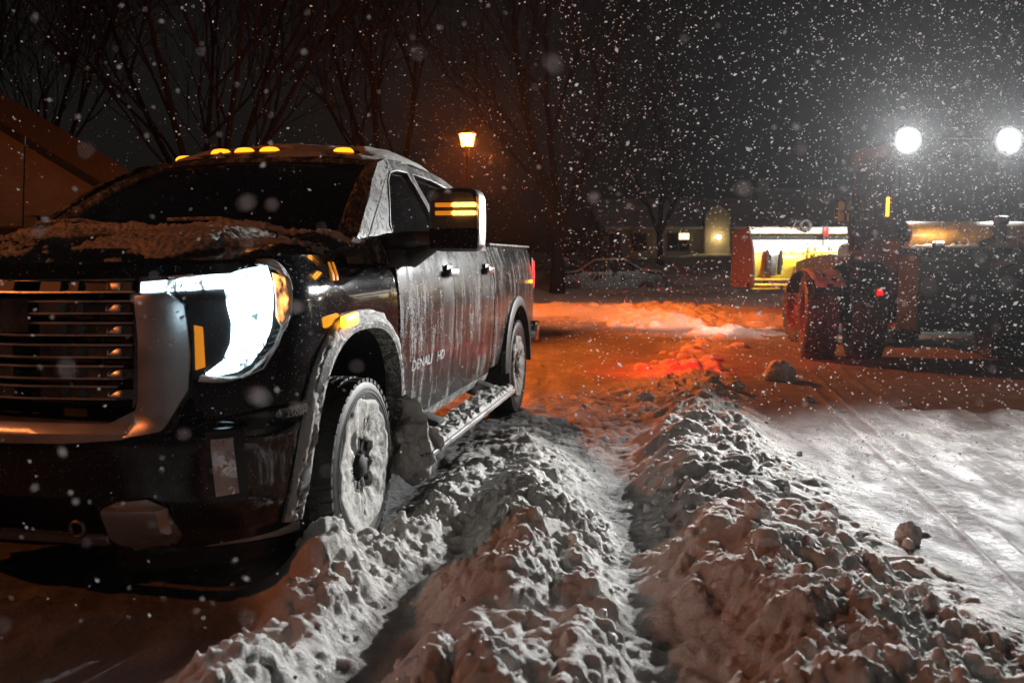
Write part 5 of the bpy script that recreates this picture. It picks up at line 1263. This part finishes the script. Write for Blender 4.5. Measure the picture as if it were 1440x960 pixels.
# ============================================================ falling snow
def flake_mat():
    m = bpy.data.materials.new('snowflake'); m.use_nodes = True; nt = m.node_tree
    b = nt.nodes['Principled BSDF']; nt.nodes.remove(b); out = nt.nodes['Material Output']
    d = N(nt, 'ShaderNodeBsdfDiffuse'); t = N(nt, 'ShaderNodeBsdfTranslucent'); mx = N(nt, 'ShaderNodeMixShader')
    for q_ in (d, t): q_.inputs['Color'].default_value = (0.95, 0.95, 0.95, 1)
    mx.inputs[0].default_value = 0.5; L(nt, d.outputs[0], mx.inputs[1]); L(nt, t.outputs[0], mx.inputs[2]); L(nt, mx.outputs[0], out.inputs['Surface'])
    return m
octv = [Vector(p) for p in ((1, 0, 0), (-1, 0, 0), (0, 1, 0), (0, -1, 0), (0, 0, 1), (0, 0, -1))]
octf = [(0, 2, 4), (2, 1, 4), (1, 3, 4), (3, 0, 4), (2, 0, 5), (1, 2, 5), (3, 1, 5), (0, 3, 5)]
V_ = []; F_ = []
def flakes(n, fn, r0, r1):
    k = 0
    while k < n:
        p = fn()
        if p is None or (p[0] > 2.6 and p[1] > 11.95 and p[2] > 1.2): continue
        r = r0+(r1-r0)*rng.random()**2.4*0.95; st = rng.uniform(1.0, 1.7); M3 = Euler((R(-62)+rng.normal(0, 0.25), R(14)+rng.normal(0, 0.3), rng.uniform(0, 6))).to_matrix()
        b = len(V_)
        for v in octv: V_.append(tuple(Vector(p)+M3 @ Vector((v.x*r*0.8, v.y*r*0.8, v.z*r*st))))
        F_.extend([tuple(i+b for i in f) for f in octf]); k += 1
LW = (6.6, 11.7, 2.95)
def far_box():
    y = rng.uniform(4, 24); x = rng.uniform(-1.05, 1.05)*y*0.62; z = rng.uniform(0.1, 1.43+0.42*y); z = min(z, 9)
    return (x, y, z)
def near_box():
    y = rng.uniform(1.3, 6.5); x = rng.uniform(-0.62, 0.62)*y; z = 1.43+rng.uniform(-0.5, 0.42)*y
    if z < 0.4: return None
    return (x, y, z)
def very_near():
    y = rng.uniform(0.45, 1.3); return (rng.uniform(-0.6, 0.62)*y, y, 1.43+rng.uniform(-0.42, 0.40)*y)
def around_lamps():
    y = rng.uniform(3.5, 16); x = rng.uniform(0.05, 0.72)*y; z = rng.uniform(0.2, 1.43+0.42*y)
    d = math.hypot(x-LW[0], y-LW[1])
    if rng.random() > 1.0/(1+(d/3.4)**2): return None
    return (x, y, z)
flakes(6000, far_box, 0.0038, 0.0085); flakes(1300, near_box, 0.002, 0.0045); flakes(110, very_near, 0.0018, 0.0042); flakes(15000, around_lamps, 0.004, 0.011)
def before_lamps():
    g_ = 1 if rng.random() < 0.5 else -1; v = rng.normal(0, 1, 3)
    return (5.96-g_*0.70+v[0]*0.42, 11.9-abs(v[1])*0.7, 2.95+v[2]*0.36)
flakes(1500, before_lamps, 0.003, 0.008)
def round_lantern():
    v = rng.normal(0, 1, 3)*1.1; return (LX+v[0], LY+v[1]-0.5, max(0.3, 3.6+v[2]))
flakes(700, round_lantern, 0.004, 0.008)
mf = MB(); mf.v = V_; mf.f = F_
fo = mf.build('falling_snow', flake_mat(), None, 0); tag(fo, 'snowflakes falling through the lamplight', kind='stuff')
# ================================================================= lights
def spot(name, loc, target, power, col, cone=120, blend=0.6, size=0.1):
    l = bpy.data.lights.new(name, 'SPOT'); l.energy = power; l.color = col; l.spot_size = R(cone); l.spot_blend = blend; l.shadow_soft_size = size
    o = bpy.data.objects.new(name, l); COL.objects.link(o); o.location = loc
    o.rotation_euler = (Vector(target)-Vector(loc)).to_track_quat('-Z', 'Y').to_euler(); return o
def point(name, loc, power, col, size=0.1):
    l = bpy.data.lights.new(name, 'POINT'); l.energy = power; l.color = col; l.shadow_soft_size = size
    o = bpy.data.objects.new(name, l); COL.objects.link(o); o.location = loc; return o
bpy.context.view_layer.update()
def tcw(x, y, z): return tuple(TC.matrix_world @ Vector((x, y, z)))
def trw(x, y, z): return tuple(TR.matrix_world @ Vector((x, y, z)))
WHITE = (1.0, 0.975, 0.94); SOD = (1.0, 0.185, 0.02)
for g in (1, -1):
    a = tcw(LAMPX-0.10, g*0.70, 2.975); spot('work_light', a, (0.1, 3.6, 2.3), 2350, WHITE, 82, 1.0, 0.04); spot('work_light_core', a, (0.0, 2.4, 1.7), 2200, (0.93, 0.97, 1.0), 46, 1.0, 0.04)
    a = tcw(LAMPX+1.75, g*0.62, 2.90); spot('front_work_light', a, (5.7, 17.0, 1.3), 650, (1.0, 0.97, 0.88), 84, 0.6, 0.09)
spot('lantern_light', (LX, LY, 3.56), (LX+0.02, LY, 0), 6200, SOD, 156, 0.35, 0.05); point('lantern_glow', (LX, LY, 3.56), 1700, SOD, 0.05)
point('lantern_light', (-7.6, 0.6, 4.61), 1000, (1.0, 0.25, 0.06), 0.05)
point('wall_lantern_light', (-13.6, 15.55, 1.95), 60, SOD, 0.04)
point('porch_light', (13.4, 58.7, 2.75), 9, (1.0, 0.70, 0.32), 0.15)
spot('headlight_beam', trw(1.00, 0.86, 1.15), trw(6, 1.0, 0.4), 8, (0.75, 0.92, 1.0), 140, 0.8, 0.06)
spot('tail_light', trw(-5.06, 1.03, 1.25), (3.1, 13.2, 0.0), 900, (1.0, 0.008, 0.004), 54, 0.9, 0.05)
spot('tail_light', tcw(-0.97, 1.14, 0.98), (3.0, 12.8, 0.0), 25, (1.0, 0.02, 0.01), 80, 0.9, 0.05)
for g in (1, -1): point('lamp_spill', trw(1.25, g*0.9, 1.25), 0.6, (0.6, 0.87, 1.0), 0.06)
bpy.context.view_layer.update()
for g in (1, -1): point('blade_light', tuple(BB.matrix_world @ Vector((-0.26, g*1.10, 1.64))), 9, (1.0, 0.86, 0.66), 0.03)  # the right-hand one belongs to the added lamp out of view
# ==================================================================== air
hz = MB().box((0, 45, 9.0), (150, 130, 22.2)).build('haze', M['dark'], None, 0); hz.data.materials.clear()
hm = bpy.data.materials.new('snow_haze'); hm.use_nodes = True; nt = hm.node_tree; nt.nodes.remove(nt.nodes['Principled BSDF'])
pv = N(nt, 'ShaderNodeVolumePrincipled'); pv.inputs['Density'].default_value = 0.0004; pv.inputs['Anisotropy'].default_value = 0.8
pv.inputs['Color'].default_value = (0.92, 0.94, 0.97, 1); L(nt, pv.outputs[0], nt.nodes['Material Output'].inputs['Volume']); hz.data.materials.append(hm)
tag(hz, 'thin haze of fine snow in the night air', kind='stuff')
# ================================================================== world
w = bpy.data.worlds.new('World'); scene.world = w; w.use_nodes = True; nt = w.node_tree; bg = nt.nodes['Background']
sk = N(nt, 'ShaderNodeTexSky', sky_type='NISHITA', sun_disc=False); sk.sun_elevation = R(12); sk.sun_rotation = R(140); sk.air_density = 1.0; sk.dust_density = 3.0
hs = N(nt, 'ShaderNodeHueSaturation'); hs.inputs['Saturation'].default_value = 0.25; L(nt, sk.outputs[0], hs.inputs['Color'])
tint = mix_rgb(nt, 1.0, hs.outputs[0], (1.0, 0.93, 0.86, 1)); tn = tint.node; tn.blend_type = 'MULTIPLY'
L(nt, tint, bg.inputs['Color']); bg.inputs['Strength'].default_value = 0.0019
sl = bpy.data.lights.new('night_fill', 'SUN'); sl.energy = 0.006; sl.angle = R(25); sl.color = (1, 0.93, 0.85)  # faint wide sun added as ambient fill for the night
so = bpy.data.objects.new('night_fill', sl); COL.objects.link(so); so.rotation_euler = (R(50), 0, R(40))
# ================================================================= camera
cd = bpy.data.cameras.new('camera'); cam = bpy.data.objects.new('camera', cd); COL.objects.link(cam)
cd.sensor_width = 36; cd.lens = 36*1270/1440; cd.clip_end = 2000; cd.clip_start = 0.05
cam.location = (0, 0, 1.43); cam.rotation_euler = (R(90)-math.atan(118/1270), 0, 0)
cd.dof.use_dof = True; cd.dof.focus_distance = 5.6; cd.dof.aperture_fstop = 2.8
scene.camera = cam
vs = scene.view_settings; vs.view_transform = 'Standard'; vs.look = 'None'; vs.gamma = 1; vs.exposure = 0.0; vs.use_curve_mapping = False
scene.render.film_transparent = False
scene.cycles.volume_step_rate = 4; scene.cycles.volume_max_steps = 64; scene.cycles.max_bounces = 5; scene.cycles.volume_bounces = 0; scene.cycles.diffuse_bounces = 2
scene.cycles.sample_clamp_indirect = 4
for o in list(bpy.data.objects):
    pass
